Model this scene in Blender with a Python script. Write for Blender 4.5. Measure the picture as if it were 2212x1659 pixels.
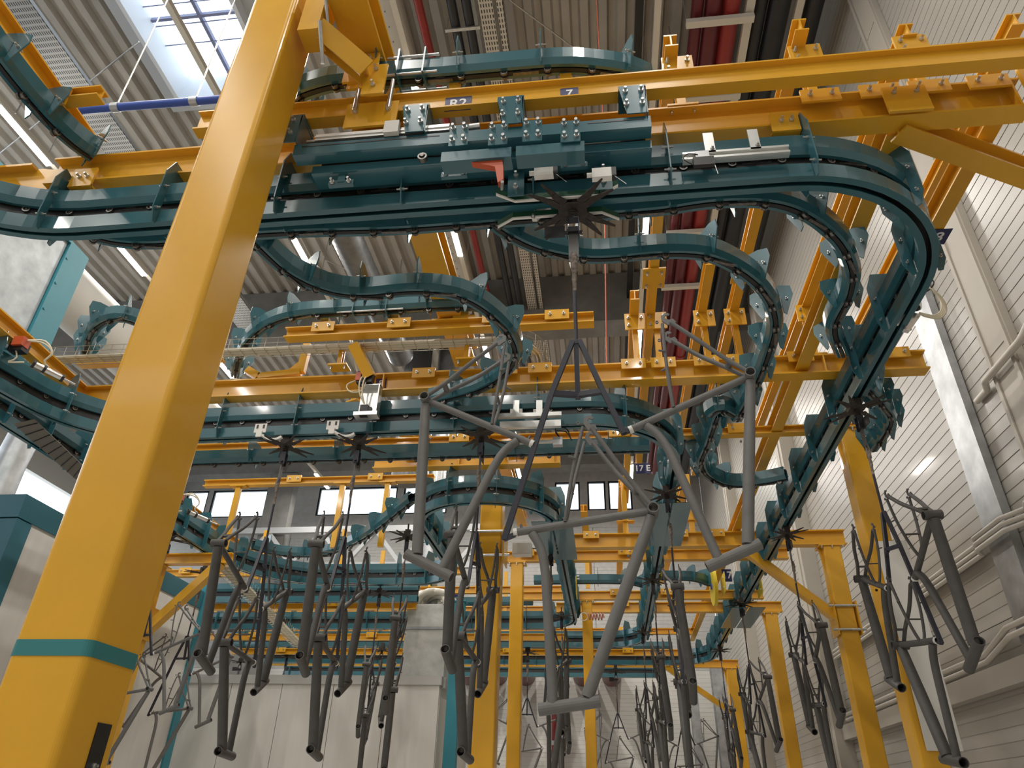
import bpy, bmesh, math, random
import numpy as np
from mathutils import Vector, Matrix
random.seed(7)
for o in list(bpy.data.objects): bpy.data.objects.remove(o)
scene = bpy.context.scene
C = scene.collection
# ------------------------------------------------------------------ camera
FPX, CXP, CYP = 1530.0, 1106.0, 829.5
PITCH, ROLL, YAW = math.radians(31.25), math.radians(1.68), math.radians(7.7)
CAM = np.array([0., 0., 1.6])
_f0 = np.array([-math.sin(YAW), math.cos(YAW), 0]); _r0 = np.array([math.cos(YAW), math.sin(YAW), 0]); _up = np.array([0, 0, 1.])
_fw = _f0*math.cos(PITCH) + _up*math.sin(PITCH)
_u0 = -_f0*math.sin(PITCH) + _up*math.cos(PITCH)
_rt = _r0*math.cos(ROLL) + _u0*math.sin(ROLL)
_cu = -_r0*math.sin(ROLL) + _u0*math.cos(ROLL)
def P(x, y, X=None, Y=None, Z=None):
    """survey helper: point of the photograph (2212x1659) on a known world plane"""
    r = _rt*(x-CXP) + _cu*(CYP-y) + _fw*FPX
    t = X/r[0] if X is not None else (Y/r[1] if Y is not None else (Z-1.6)/r[2])
    return Vector(CAM + r*t)
cam_d = bpy.data.cameras.new('camera'); cam = bpy.data.objects.new('camera', cam_d); C.objects.link(cam)
M4 = Matrix.Identity(4)
for i in range(3):
    M4[i][0] = _rt[i]; M4[i][1] = _cu[i]; M4[i][2] = -_fw[i]; M4[i][3] = CAM[i]
cam.matrix_world = M4
cam_d.sensor_fit = 'HORIZONTAL'; cam_d.sensor_width = 36.0; cam_d.lens = FPX/2212*36.0
cam_d.clip_start = 0.05; cam_d.clip_end = 300
scene.camera = cam
# ------------------------------------------------------------------ light
world = bpy.data.worlds.new('World'); scene.world = world; world.use_nodes = True
bg = world.node_tree.nodes['Background']
bg.inputs[0].default_value = (0.86, 0.93, 1.0, 1); bg.inputs[1].default_value = 3.0
LED_POWER = 70.0
scene.view_settings.view_transform = 'Standard'; scene.view_settings.look = 'None'
scene.view_settings.gamma = 1.0; scene.view_settings.exposure = -0.03
try: scene.view_settings.use_curve_mapping = False
except Exception: pass
# ------------------------------------------------------------------ materials
def mat(name, col, rough=0.5, metal=0.0, noise=0.0, nscale=8.0, bump=0.0, bscale=60.0, coat=0.0, emit=None, estr=0.0, spec=0.5, stretch=(1,1,1)):
    m = bpy.data.materials.new(name); m.use_nodes = True
    nt = m.node_tree; b = nt.nodes['Principled BSDF']
    b.inputs['Roughness'].default_value = rough; b.inputs['Metallic'].default_value = metal
    b.inputs['Base Color'].default_value = (*col, 1)
    b.inputs['Specular IOR Level'].default_value = spec
    if coat: b.inputs['Coat Weight'].default_value = coat; b.inputs['Coat Roughness'].default_value = 0.07
    if noise or bump:
        tc = nt.nodes.new('ShaderNodeTexCoord'); mp = nt.nodes.new('ShaderNodeMapping')
        mp.inputs['Scale'].default_value = stretch
        nt.links.new(tc.outputs['Object'], mp.inputs[0])
    if noise:
        n = nt.nodes.new('ShaderNodeTexNoise'); n.inputs['Scale'].default_value = nscale; n.inputs['Detail'].default_value = 5
        nt.links.new(mp.outputs[0], n.inputs['Vector'])
        r = nt.nodes.new('ShaderNodeMapRange'); r.inputs[1].default_value = 0.3; r.inputs[2].default_value = 0.7
        r.inputs[3].default_value = 1-noise; r.inputs[4].default_value = 1+noise
        nt.links.new(n.outputs[0], r.inputs[0])
        mx = nt.nodes.new('ShaderNodeVectorMath'); mx.operation = 'SCALE'
        mx.inputs[0].default_value = col; nt.links.new(r.outputs[0], mx.inputs['Scale'])
        nt.links.new(mx.outputs[0], b.inputs['Base Color'])
    if bump:
        n2 = nt.nodes.new('ShaderNodeTexNoise'); n2.inputs['Scale'].default_value = bscale; n2.inputs['Detail'].default_value = 3
        nt.links.new(mp.outputs[0], n2.inputs['Vector'])
        bp = nt.nodes.new('ShaderNodeBump'); bp.inputs['Strength'].default_value = bump; bp.inputs['Distance'].default_value = 0.01
        nt.links.new(n2.outputs[0], bp.inputs['Height']); nt.links.new(bp.outputs[0], b.inputs['Normal'])
    if emit: b.inputs['Emission Color'].default_value = (*emit, 1); b.inputs['Emission Strength'].default_value = estr
    return m
YEL = mat('yellow_paint', (0.71, 0.370, 0.026), 0.27, noise=0.06, nscale=3, bump=0.02, bscale=180, coat=0.25, spec=0.4)
TEAL = mat('teal_paint', (0.027, 0.112, 0.140), 0.26, noise=0.07, nscale=4, coat=0.5)
TEALB = mat('teal_trim', (0.028, 0.21, 0.27), 0.45, noise=0.06, nscale=3)
DARK = mat('oily_dark_steel', (0.010, 0.011, 0.012), 0.45, noise=0.3, nscale=30)
CHAIN = mat('chain_steel', (0.16, 0.15, 0.14), 0.35, 0.8, noise=0.4, nscale=60)
FRAME = mat('bare_grey_frame', (0.150, 0.144, 0.140), 0.6, 0.15, noise=0.08, nscale=20, bump=0.12, bscale=900)
FRAMED = mat('dark_grey_frame', (0.082, 0.077, 0.073), 0.58, 0.15, noise=0.1, nscale=20, bump=0.12, bscale=900)
BLUEBLK = mat('blue_black_hanger', (0.020, 0.021, 0.034), 0.5, noise=0.15, nscale=30)
RUST = mat('brown_caked_steel', (0.040, 0.031, 0.026), 0.72, 0.15, noise=0.35, nscale=40, bump=0.25, bscale=120)
CRUST = mat('flaking_coating', (0.23, 0.19, 0.16), 0.7, 0.1, noise=0.5, nscale=60, bump=0.6, bscale=90)
ZINC = mat('zinc_plated', (0.55, 0.55, 0.54), 0.32, 0.85, noise=0.15, nscale=25)
GALV = mat('galvanised_sheet', (0.42, 0.43, 0.44), 0.38, 0.75, noise=0.22, nscale=6)
ALU = mat('milled_aluminium', (0.66, 0.66, 0.64), 0.3, 0.8, noise=0.06, nscale=20)
WHITE = mat('white_plastic', (0.72, 0.70, 0.66), 0.5)
CREAM = mat('cream_hose', (0.66, 0.60, 0.45), 0.5)
ORANGE = mat('orange_red_paint', (0.52, 0.085, 0.028), 0.4)
BLACK = mat('black_plastic', (0.012, 0.012, 0.013), 0.45)
GREEN = mat('green_plastic', (0.012, 0.075, 0.035), 0.5)
NAVY = mat('navy_sign', (0.014, 0.020, 0.105), 0.45)
LETTER = mat('white_letter', (0.80, 0.80, 0.80), 0.5)
PURPLE = mat('violet_sign', (0.035, 0.022, 0.16), 0.45)
WALL = mat('wall_panel_paint', (0.37, 0.348, 0.312), 0.34, noise=0.05, nscale=1.5, bump=0.04, bscale=40, coat=0.1)
PIL = mat('beige_pilaster_paint', (0.40, 0.366, 0.315), 0.55, noise=0.05, nscale=2)
DECK = mat('roof_deck_sheet', (0.42, 0.395, 0.355), 0.6, noise=0.1, nscale=2)
GIRD = mat('concrete_grey', (0.17, 0.165, 0.155), 0.8, noise=0.15, nscale=4)
CONC = mat('floor_concrete', (0.55, 0.54, 0.52), 0.5, noise=0.12, nscale=1.5)
RED = mat('dark_red_pipe_paint', (0.115, 0.012, 0.017), 0.36, noise=0.1, nscale=3)
RED2 = mat('bright_red_pipe_paint', (0.27, 0.022, 0.018), 0.36, noise=0.1, nscale=3)
LAG = mat('black_lagging', (0.014, 0.015, 0.017), 0.42, noise=0.2, nscale=5)
TRUNK = mat('cream_trunking', (0.62, 0.58, 0.50), 0.5)
TEXT = mat('textile_duct', (0.58, 0.56, 0.52), 0.85, noise=0.04, nscale=3)
BOOTH = mat('booth_panel', (0.60, 0.58, 0.54), 0.5, noise=0.04, nscale=2, stretch=(6,6,0.3))
GREYP = mat('galvanised_booth_sheet', (0.36, 0.385, 0.40), 0.42, 0.35, noise=0.22, nscale=7)
BLUE = mat('blue_pipe_paint', (0.03, 0.075, 0.36), 0.45)
LEDM = mat('led_tube', (1, 1, 1), 0.5, emit=(1.0, 0.97, 0.92), estr=14.0)
YSIGN = mat('bright_yellow_plate', (0.72, 0.55, 0.03), 0.5)
WIRE = mat('wire_mesh', (0.42, 0.39, 0.32), 0.45, 0.5)
FILM = mat('crumpled_film', (0.50, 0.50, 0.48), 0.25, 0.0, noise=0.12, nscale=8, bump=0.8, bscale=10, coat=0.5)
def glass_mat():
    m = bpy.data.materials.new('clear_glazing'); m.use_nodes = True
    nt = m.node_tree; nt.nodes.clear()
    o = nt.nodes.new('ShaderNodeOutputMaterial'); t = nt.nodes.new('ShaderNodeBsdfTransparent'); g = nt.nodes.new('ShaderNodeBsdfGlossy')
    g.inputs['Roughness'].default_value = 0.05; t.inputs[0].default_value = (0.93, 0.96, 0.97, 1)
    x = nt.nodes.new('ShaderNodeMixShader'); x.inputs[0].default_value = 0.06
    nt.links.new(t.outputs[0], x.inputs[1]); nt.links.new(g.outputs[0], x.inputs[2]); nt.links.new(x.outputs[0], o.inputs[0])
    return m
GLASS = glass_mat()
# ------------------------------------------------------------------ mesh helpers
def V(*a): return Vector(a)
def basis(d, up=(0,0,1)):
    d = Vector(d).normalized(); up = Vector(up)
    if abs(d.dot(up)) > 0.98: up = Vector((0,1,0)) if abs(d.y) < 0.9 else Vector((1,0,0))
    s = d.cross(up).normalized(); u = s.cross(d).normalized()
    return d, s, u
class MB:
    def __init__(self): self.v = []; self.f = []; self.sm = []
    def add(self, vs, fs, smooth=False):
        n = len(self.v); self.v += [tuple(p) for p in vs]
        self.f += [tuple(i+n for i in f) for f in fs]; self.sm += [smooth]*len(fs); return self
    def box(self, c, s, ax=None):
        c = Vector(c); a = ax or (V(1,0,0), V(0,1,0), V(0,0,1))
        h = [Vector(a[i])*(s[i]/2) for i in range(3)]
        vs = [c + h[0]*i + h[1]*j + h[2]*k for k in (-1,1) for j in (-1,1) for i in (-1,1)]
        return self.add(vs, [(0,2,3,1),(4,5,7,6),(0,1,5,4),(2,6,7,3),(0,4,6,2),(1,3,7,5)])
    def span(self, a, b): # box by two corners
        a = Vector(a); b = Vector(b); s = b-a
        return self.box((a+b)/2, (abs(s.x), abs(s.y), abs(s.z)))
    def bar(self, p, q, w, h, up=(0,0,1)):
        p = Vector(p); q = Vector(q); d, s, u = basis(q-p, up)
        return self.box((p+q)/2, ((q-p).length, w, h), (d, s, u))
    def ring(self, c, s, u, r, n): return [c + s*(r*math.cos(2*math.pi*i/n)) + u*(r*math.sin(2*math.pi*i/n)) for i in range(n)]
    def tube(self, pts, r, n=8, caps=True, smooth=True, up=(0,0,1)):
        pts = [Vector(p) for p in pts]; rs = r if isinstance(r, (list, tuple)) else [r]*len(pts)
        vs = []; prev = None
        for i, p in enumerate(pts):
            d = (pts[min(i+1, len(pts)-1)] - pts[max(i-1, 0)])
            if prev is None: d, s, u = basis(d, up)
            else:
                d = d.normalized(); s = (prev - d*prev.dot(d)).normalized(); u = s.cross(d)
            prev = s; vs += self.ring(p, s, u, rs[i], n)
        fs = [(i*n+j, i*n+(j+1)%n, (i+1)*n+(j+1)%n, (i+1)*n+j) for i in range(len(pts)-1) for j in range(n)]
        self.add(vs, fs, smooth)
        if caps:
            self.add(vs[:n], [tuple(range(n))[::-1]]); self.add(vs[-n:], [tuple(range(n))])
        return self
    def pipe(self, p, q, ro, ri, n=16): # open-ended tube with wall thickness
        p = Vector(p); q = Vector(q); d, s, u = basis(q-p)
        R = [self.ring(p, s, u, ro, n), self.ring(q, s, u, ro, n), self.ring(q, s, u, ri, n), self.ring(p, s, u, ri, n)]
        vs = sum(R, [])
        fs = [(k*n+j, k*n+(j+1)%n, ((k+1)%4)*n+(j+1)%n, ((k+1)%4)*n+j) for k in range(4) for j in range(n)]
        return self.add(vs, fs, False)
    def cyl(self, p, q, r, n=10): return self.tube([p, q], r, n)
    def prism(self, poly, o, ax, ay, t): # polygon in ax,ay plane, extruded both ways by t/2
        o = Vector(o); ax = Vector(ax); ay = Vector(ay); nz = ax.cross(ay).normalized()*(t/2); n = len(poly)
        a = [o + ax*x + ay*y - nz for x, y in poly]; b = [o + ax*x + ay*y + nz for x, y in poly]
        return self.add(a+b, [tuple(range(n))[::-1], tuple(range(n, 2*n))] + [(i, (i+1)%n, n+(i+1)%n, n+i) for i in range(n)])
    def ibeam(self, p, q, h, b, tw=None, tf=None, up=(0,0,1)):
        tw = tw or max(.008, b*.09); tf = tf or max(.009, b*.11); p = Vector(p); q = Vector(q); d, s, u = basis(q-p, up)
        H, B, W = h/2, b/2, tw/2
        pr = [(-B,-H),(B,-H),(B,-H+tf),(W,-H+tf),(W,H-tf),(B,H-tf),(B,H),(-B,H),(-B,H-tf),(-W,H-tf),(-W,-H+tf),(-B,-H+tf)]
        n = 12; vs = [p + s*x + u*y for x, y in pr] + [q + s*x + u*y for x, y in pr]
        fs = [(i, n+i, n+(i+1)%n, (i+1)%n) for i in range(n)]
        for e in (0, n):
            for quad in ((0,1,2,11),(10,3,4,9),(8,5,6,7)):
                fs.append(tuple(e+i for i in (quad if e else quad[::-1])))
        return self.add(vs, fs)
    def channel(self, p, q, h, b, t=.008, up=(0,0,1)): # U section, web on the +s side
        p = Vector(p); q = Vector(q); d, s, u = basis(q-p, up)
        self.box((p+q)/2 + s*(b/2-t/2), ((q-p).length, t, h), (d, s, u))
        for e in (-1, 1): self.box((p+q)/2 + u*e*(h/2-t/2) - s*(t/2), ((q-p).length, b-t, t), (d, s, u))
        return self
    def sweep(self, prof, path, up=(0,0,1)):
        n = len(prof); vs = []; m = len(path)
        for i, p in enumerate(path):
            d = Vector(path[min(i+1, m-1)]) - Vector(path[max(i-1, 0)])
            d, s, u = basis(d, up)
            vs += [Vector(p) + s*x + u*y for x, y in prof]
        fs = [(i*n+j, i*n+(j+1)%n, (i+1)*n+(j+1)%n, (i+1)*n+j) for i in range(m-1) for j in range(n)]
        fs += [tuple(range(n))[::-1], tuple(range((m-1)*n, m*n))]
        return self.add(vs, fs)
    def bolt(self, p, d, r=.011, l=.02):
        p = Vector(p); d = Vector(d).normalized()
        self.tube([p, p+d*l*.45], r, 6, smooth=False); self.tube([p+d*l*.45, p+d*l*1.3], r*.55, 6, smooth=False)
        return self
    def mesh(self, name, m, off=None):
        me = bpy.data.meshes.new(name)
        v = self.v if off is None else [(a-off[0], b-off[1], c-off[2]) for a, b, c in self.v]
        me.from_pydata(v, [], self.f)
        me.polygons.foreach_set('use_smooth', self.sm); me.materials.append(m); me.update()
        return me
    def build(self, name, m, parent=None, label=None, cat=None, group=None, kind=None):
        """link as one mesh object; vertices are in world space, the object's origin at its base (or at its root)"""
        a = np.array(self.v)
        if parent is None:
            off = ((a[:,0].min()+a[:,0].max())/2, (a[:,1].min()+a[:,1].max())/2, a[:,2].min())
        else: off = ROOT[parent.name]
        o = bpy.data.objects.new(name, self.mesh(name, m, off)); C.objects.link(o)
        if parent is None: o.location = off
        else: o.parent = parent
        ROOT[o.name] = off
        tag(o, label, cat, group, kind)
        return o
ROOT = {}; WM = {}
def tag(o, label=None, cat=None, group=None, kind=None):
    if label: o['label'] = label
    if cat: o['category'] = cat
    if group: o['group'] = group
    if kind: o['kind'] = kind
    return o
def thing(name, loc, label, cat, group=None, rz=0, kind=None):
    o = bpy.data.objects.new(name, None); C.objects.link(o); o.location = loc; o.rotation_euler = (0,0,rz)
    o.empty_display_size = .1; ROOT[o.name] = tuple(loc)
    return tag(o, label, cat, group, kind)
def part(name, me, parent, M):
    """an instance of shared mesh data under a thing, placed by world matrix M"""
    o = bpy.data.objects.new(name, me); C.objects.link(o); o.parent = parent
    W = WM.get(parent.name) or Matrix.Translation(ROOT[parent.name])
    o.matrix_local = W.inverted() @ M
    ROOT[o.name] = tuple(M.translation); WM[o.name] = M.copy()
    return o
def frame_mat(o, x, y, z):
    m = Matrix.Identity(4)
    for i in range(3): m[i][0] = x[i]; m[i][1] = y[i]; m[i][2] = z[i]; m[i][3] = o[i]
    return m
def copy_tree(o, parent=None):
    c = o.copy(); C.objects.link(c); c.parent = parent
    for ch in o.children: copy_tree(ch, c)
    return c
def spline(pts, ds=.06):
    pts = [Vector(p) for p in pts]
    if len(pts) == 2: return resample(pts, ds)
    out = []; q = [pts[0]*2-pts[1]] + pts + [pts[-1]*2-pts[-2]]
    for i in range(1, len(q)-2):
        n = max(2, int((q[i+1]-q[i]).length/.02))
        for k in range(n):
            t = k/n; a, b, c, d = q[i-1], q[i], q[i+1], q[i+2]
            out.append(.5*((2*b) + (c-a)*t + (2*a-5*b+4*c-d)*t*t + (3*b-a-3*c+d)*t**3))
    out.append(pts[-1]); return resample(out, ds)
def fillet(pts, r):
    """polyline with rounded corners; r a number or list per inner corner"""
    pts = [Vector(p) for p in pts]; out = [pts[0]]
    for i in range(1, len(pts)-1):
        R = r[i-1] if isinstance(r, (list, tuple)) else r
        a, b, c = pts[i-1], pts[i], pts[i+1]; d1 = (a-b).normalized(); d2 = (c-b).normalized()
        ang = d1.angle(d2); L = R/math.tan(ang/2); ctr = b + (d1+d2).normalized()*(R/math.sin(ang/2))
        s = b+d1*L; e = b+d2*L; v0 = s-ctr; v1 = e-ctr; tot = v0.angle(v1); n = max(4, int(tot/0.12))
        ax = v0.cross(v1).normalized()
        for k in range(n+1): out.append(ctr + Matrix.Rotation(tot*k/n, 3, ax) @ v0)
    out.append(pts[-1]); return out
def resample(pts, ds):
    pts = [Vector(p) for p in pts]; L = [0]
    for a, b in zip(pts, pts[1:]): L.append(L[-1]+(b-a).length)
    n = max(1, int(round(L[-1]/ds))); out = []; j = 0
    for k in range(n+1):
        s = L[-1]*k/n
        while j < len(L)-2 and L[j+1] < s: j += 1
        seg = L[j+1]-L[j]; t = (s-L[j])/seg if seg > 1e-9 else 0
        out.append(pts[j].lerp(pts[j+1], min(1, t)))
    return out
def thin(pts, ang=0.02):
    """drop points of straight stretches"""
    out = [pts[0]]
    for i in range(1, len(pts)-1):
        if (pts[i]-out[-1]).angle(pts[i+1]-pts[i]) > ang: out.append(pts[i])
    out.append(pts[-1]); return out
def at_len(pts, s):
    acc = 0
    for a, b in zip(pts, pts[1:]):
        l = (b-a).length
        if acc + l >= s: return a.lerp(b, (s-acc)/l), (b-a).normalized()
        acc += l
    return pts[-1], (pts[-1]-pts[-2]).normalized()
def plen(pts): return sum((b-a).length for a, b in zip(pts, pts[1:]))
# ================================================================== the hall
XW, YB, ZR = 3.0, 20.0, 10.8          # right wall, back wall, underside of the roof deck
XL, YF = -14.0, -6.0
MB().span((XL, YF, -.2), (XW, YB, 0)).build('floor', CONC, label='grey concrete hall floor below the conveyor', kind='structure')
# roof: trapezoidal sheet with one skylight opening
SX0, SX1, SY0, SY1 = -6.0, -4.45, 2.2, 6.2
def deck(mb, x0, x1, y0, y1):
    n = max(1, int(round((x1-x0)/.25))); w = (x1-x0)/n; pr = []
    for i in range(n):
        a = x0+i*w; pr += [(a, 0), (a+w*.42, 0), (a+w*.54, .085), (a+w*.88, .085)]
    pr.append((x1, 0))
    vs = [(x, y, ZR+z) for y in (y0, y1) for x, z in pr]; k = len(pr)
    mb.add(vs, [(i, k+i, k+i+1, i+1) for i in range(k-1)])
XW += .25; YB += .25
ceil = thing('ceiling', (-5, 7, ZR), 'grey trapezoidal sheet metal roof deck overhead', None, kind='structure')
for x0, x1, y0, y1 in ((XL, SX0, YF, YB), (SX1, XW, YF, YB), (SX0, SX1, YF, SY0), (SX0, SX1, SY1, YB)):
    m = MB(); deck(m, x0, x1, y0, y1); m.build('deck_sheet', DECK, ceil)
XW -= .25; YB -= .25
for i, (yy, h, w) in enumerate(((11.25, 1.15, .55), (-2.5, 1.0, .5), (18.2, .9, .5))):
    MB().span((XL, yy-w/2, ZR-h), (XW, yy+w/2, ZR-.002)).build('trim_%d' % (i+1), GIRD, label='deep dark concrete roof girder crossing under the deck, number %d from front' % (i+1) if i != 0 else 'deep dark concrete girder crossing the ceiling at mid hall', kind='structure')
sk = thing('window_1', ((SX0+SX1)/2, (SY0+SY1)/2, ZR), 'bright rectangular skylight with white bars in the roof', None, kind='structure')
m = MB(); t = .06
for a, b in (((SX0, SY0), (SX0+t, SY1)), ((SX1-t, SY0), (SX1, SY1)), ((SX0+t, SY0), (SX1-t, SY0+t)), ((SX0+t, SY1-t), (SX1-t, SY1))):
    m.span((*a, ZR-.25), (*b, ZR+.30))
m.build('kerb', mat('white_kerb', (.70, .74, .80), .45), sk)
m = MB()
for a, b in (((SX0-.28, SY0-.28), (SX0, SY1+.28)), ((SX1, SY0-.28), (SX1+.28, SY1+.28)), ((SX0, SY0-.28), (SX1, SY0)), ((SX0, SY1), (SX1, SY1+.28))):
    m.span((*a, ZR-.06), (*b, ZR-.03))
m.build('flange', mat('white_flange', (.5, .52, .54), .5), sk)
nx, ny = 2, 4; ux = (SX1-SX0-2*t)/nx; uy = (SY1-SY0-2*t)/ny
pane = MB().box((0,0,0), (ux-.05, uy-.05, .012)).mesh('pane', GLASS)
for i in range(nx):
    for j in range(ny): part('pane', pane, sk, Matrix.Translation((SX0+t+ux*(i+.5), SY0+t+uy*(j+.5), ZR+.24)))
barx = MB().box((0,0,0), (.05, SY1-SY0-2*t, .07)).mesh('glazing_bar', mat('glazing_bar', (.20, .22, .36), .5))
bary = MB().box((0,0,0), (SX1-SX0-2*t, .04, .06)).mesh('glazing_bar', bpy.data.materials['glazing_bar'])
for i in range(1, nx): part('glazing_bar', barx, sk, Matrix.Translation((SX0+t+ux*i, (SY0+SY1)/2, ZR+.19)))
for j in range(1, ny): part('glazing_bar', bary, sk, Matrix.Translation(((SX0+SX1)/2, SY0+t+uy*j, ZR+.18)))
gw = MB().box((0,0,0), (SX1-SX0-2*t, .012, .012)).mesh('safety_wire', bpy.data.materials['glazing_bar'])
for j in range(12): part('safety_wire', gw, sk, Matrix.Translation(((SX0+SX1)/2, SY0+.15+j*.29, ZR+.15)))
# panelled walls: each sandwich panel is a piece with pressed grooves
def panel_prof(h):
    pr = [(0, 0)]; n = max(1, int(round(h/.1))); w = h/n
    for i in range(n):
        z = i*w; pr += [(0, z+w-.010), (-.005, z+w-.007), (-.005, z+w-.003), (0, z+w)]
    pr[-1] = (-.008, h-.003); pr.append((-.05, h-.004)); pr.append((-.05, 0)); return pr
def panel_mesh(L, h):
    m = MB(); pr = panel_prof(h); k = len(pr)   # local: x along, y out of the wall, z up
    vs = [(x, y, z) for x in (-L/2, L/2) for y, z in pr]
    m.add(vs, [(i, (i+1) % k, k+(i+1) % k, k+i) for i in range(k)]); return m.mesh('wall_panel', WALL)
wr = thing('wall_right', (XW+.05, 7, 0), 'off-white wall of grooved horizontal sandwich panels on the right', None, kind='structure')
PROW = [(i*.98, .98) for i in range(11)]
for y0, y1 in ((YF, 4.75), (4.75, 10.35), (10.35, 15.2), (15.2, YB)):
    me = panel_mesh(y1-y0-.012, .98)
    for z, h in PROW: part('wall_panel', me, wr, frame_mat((XW+.0, (y0+y1)/2, z), (0,1,0), (-1,0,0), (0,0,1)))
m = MB(); m.span((XW+.055, YF, 0), (XW+.12, YB, ZR+.1)); m.build('backing', PIL, wr)
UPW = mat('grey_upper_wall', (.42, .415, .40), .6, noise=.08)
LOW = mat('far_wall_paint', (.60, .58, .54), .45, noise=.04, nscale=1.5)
wb = thing('wall_back', (-5, YB+.05, 0), 'far off-white wall of grooved panels behind the conveyors', None, kind='structure')
WIN = [(-13.2, -12.45), (-12.3, -9.9), (-8.75, -6.2), (-6.0, -4.6), (-1.3, -.55), (-.32, .22), (.30, 1.0)]
WZ0, WZ1 = 9.35, 10.28
bays = [XL, -9.4, -4.4, -.2, XW]
for x0, x1 in zip(bays, bays[1:]):
    me = panel_mesh(x1-x0-.012, .98)
    me.materials[0] = LOW; me2 = me.copy(); me2.materials[0] = UPW
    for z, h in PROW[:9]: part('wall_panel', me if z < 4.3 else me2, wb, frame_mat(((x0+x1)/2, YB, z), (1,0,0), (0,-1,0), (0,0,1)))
m = MB(); m.span((XL, YB+.055, 0), (XW, YB+.15, 8.82)); m.build('backing', PIL, wb)
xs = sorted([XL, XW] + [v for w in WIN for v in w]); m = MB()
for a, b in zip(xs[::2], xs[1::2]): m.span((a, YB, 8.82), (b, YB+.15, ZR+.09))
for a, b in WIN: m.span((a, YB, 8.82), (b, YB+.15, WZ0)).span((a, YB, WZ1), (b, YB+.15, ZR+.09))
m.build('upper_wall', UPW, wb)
for i, (a, b) in enumerate(WIN):
    w = thing('window_%d' % (i+2), ((a+b)/2, YB+.08, WZ0), 'bright high window strip in the far wall, number %d from the left' % (i+1), None, kind='structure')
    m = MB(); f = .05
    m.span((a, YB+.03, WZ0), (b, YB+.1, WZ0+f)).span((a, YB+.03, WZ1-f), (b, YB+.1, WZ1)).span((a, YB+.03, WZ0+f), (a+f, YB+.1, WZ1-f)).span((b-f, YB+.03, WZ0+f), (b, YB+.1, WZ1-f))
    m.build('window_frame', BLACK, w)
    MB().span((a+f, YB+.06, WZ0+f), (b-f, YB+.07, WZ1-f)).build('pane', GLASS, w)
wl = thing('wall_left', (XL, 7, 0), 'far left hall wall with a high window band', None, kind='structure')
m = MB(); m.span((XL-.15, YF, 0), (XL, YB, 6.2)); m.span((XL-.15, YF, 8.6), (XL, YB, ZR+.1))
for y in range(-6, 21, 4): m.span((XL-.15, y-.2, 6.2), (XL, y+.2, 8.6))
m.build('wall_sheet', mat('grey_left_wall', (.42, .41, .38), .6), wl)
wf = thing('wall_front', (-5, YF, 0), 'unseen hall wall behind the viewer with a window band added for fill light', None, kind='structure')
m = MB(); m.span((XL-.15, YF-.15, 0), (XW+.2, YF, 7.4)); m.span((XL-.15, YF-.15, 8.2), (XW+.2, YF, ZR+.1))  # the open band in this unseen wall is added to let in fill light
for x in (-14, -10, -6, -2, 2.9): m.span((x-.2, YF-.15, 7.4), (x+.2, YF, 8.2))
m.build('wall_sheet', bpy.data.materials['grey_left_wall'], wf)
# right wall fittings
for i, y in enumerate((10.35, 15.2)):
    m = MB(); m.span((XW-.20, y-.17, 0), (XW-.001, y+.17, ZR-.01)); m.span((XW-.215, y-.05, 0), (XW-.2, y+.05, 9))
    m.build('trim_%d' % (i+4), PIL, label='%s beige wall pilaster between panel bays on the right' % ('nearer', 'farther')[i], kind='structure')
m = MB(); m.span((XW-.055, 4.50, 0), (XW-.002, 4.86, ZR-.01)); m.span((XW-.07, 4.52, 0), (XW-.055, 4.56, ZR-.01)); m.span((XW-.07, 4.80, 0), (XW-.055, 4.84, ZR-.01))
for z in np.arange(2, 9, 1.3): m.span((XW-.06, 4.57, z), (XW-.052, 4.79, z+1.0))
m.build('trim_6', PIL, label='beige cover strip over the near panel joint, right wall', kind='structure')
# galvanised cable channel beside the cover strip
m = MB(); m.span((XW-.075, 5.30, 0), (XW-.012, 5.62, 6.05)).build('cable_channel', GALV, label='wide galvanised sheet cable channel standing on the right wall', cat='cable channel')
g = thing('wall_rail', (XW-.06, 7, 2.55), 'long cream horizontal rail low on the right wall', 'rail')
MB().span((XW-.11, -1, 2.48), (XW-.012, 10.17, 2.64)).build('rail_beam', PIL, g)
def conduit(pts, r, label, m=WALL, name='conduit'):
    return MB().tube(fillet(pts, .06) if len(pts) > 2 else pts, r, 8).build(name, m, label=label, cat='conduit')
COND = mat('cream_conduit', (.60, .56, .50), .5)
for k in range(3):
    conduit([(XW-.045, -1, 3.42+k*.045), (XW-.045, 4.35, 3.42+k*.045), (XW-.10, 4.42, 3.42+k*.045), (XW-.10, 4.95, 3.42+k*.045), (XW-.045, 5.05, 3.42+k*.045), (XW-.13, 5.25, 3.42+k*.045), (XW-.13, 5.70, 3.42+k*.045), (XW-.045, 5.8, 3.42+k*.045), (XW-.045, 10.1, 3.42+k*.045)], .018,
        '%s cream conduit of the upper run along the right wall' % ('bottom', 'middle', 'top')[k], COND)
for k in range(2):
    conduit([(XW-.045, -1, 2.78+k*.06), (XW-.045, 5.15, 2.78+k*.06), (XW-.105, 5.26, 2.78+k*.06), (XW-.105, 5.68, 2.78+k*.06), (XW-.045, 5.9, 2.78+k*.06), (XW-.06, 6.2, 2.70+k*.05), (XW-.045, 6.7, 2.70+k*.06), (XW-.045, 10.1, 2.70+k*.06)], .022,
        '%s cream conduit just above the wall rail on the right' % ('lower', 'upper')[k], COND)
conduit([(XW-.03, 2.0, 4.62), (XW-.03, 4.1, 4.62), (XW-.10, 4.35, 4.45), (XW-.10, 4.9, 4.45), (XW-.03, 5.02, 4.45), (XW-.03, 5.2, 4.45)], .025, 'grey bent conduit crossing the near cover strip', COND)
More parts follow.
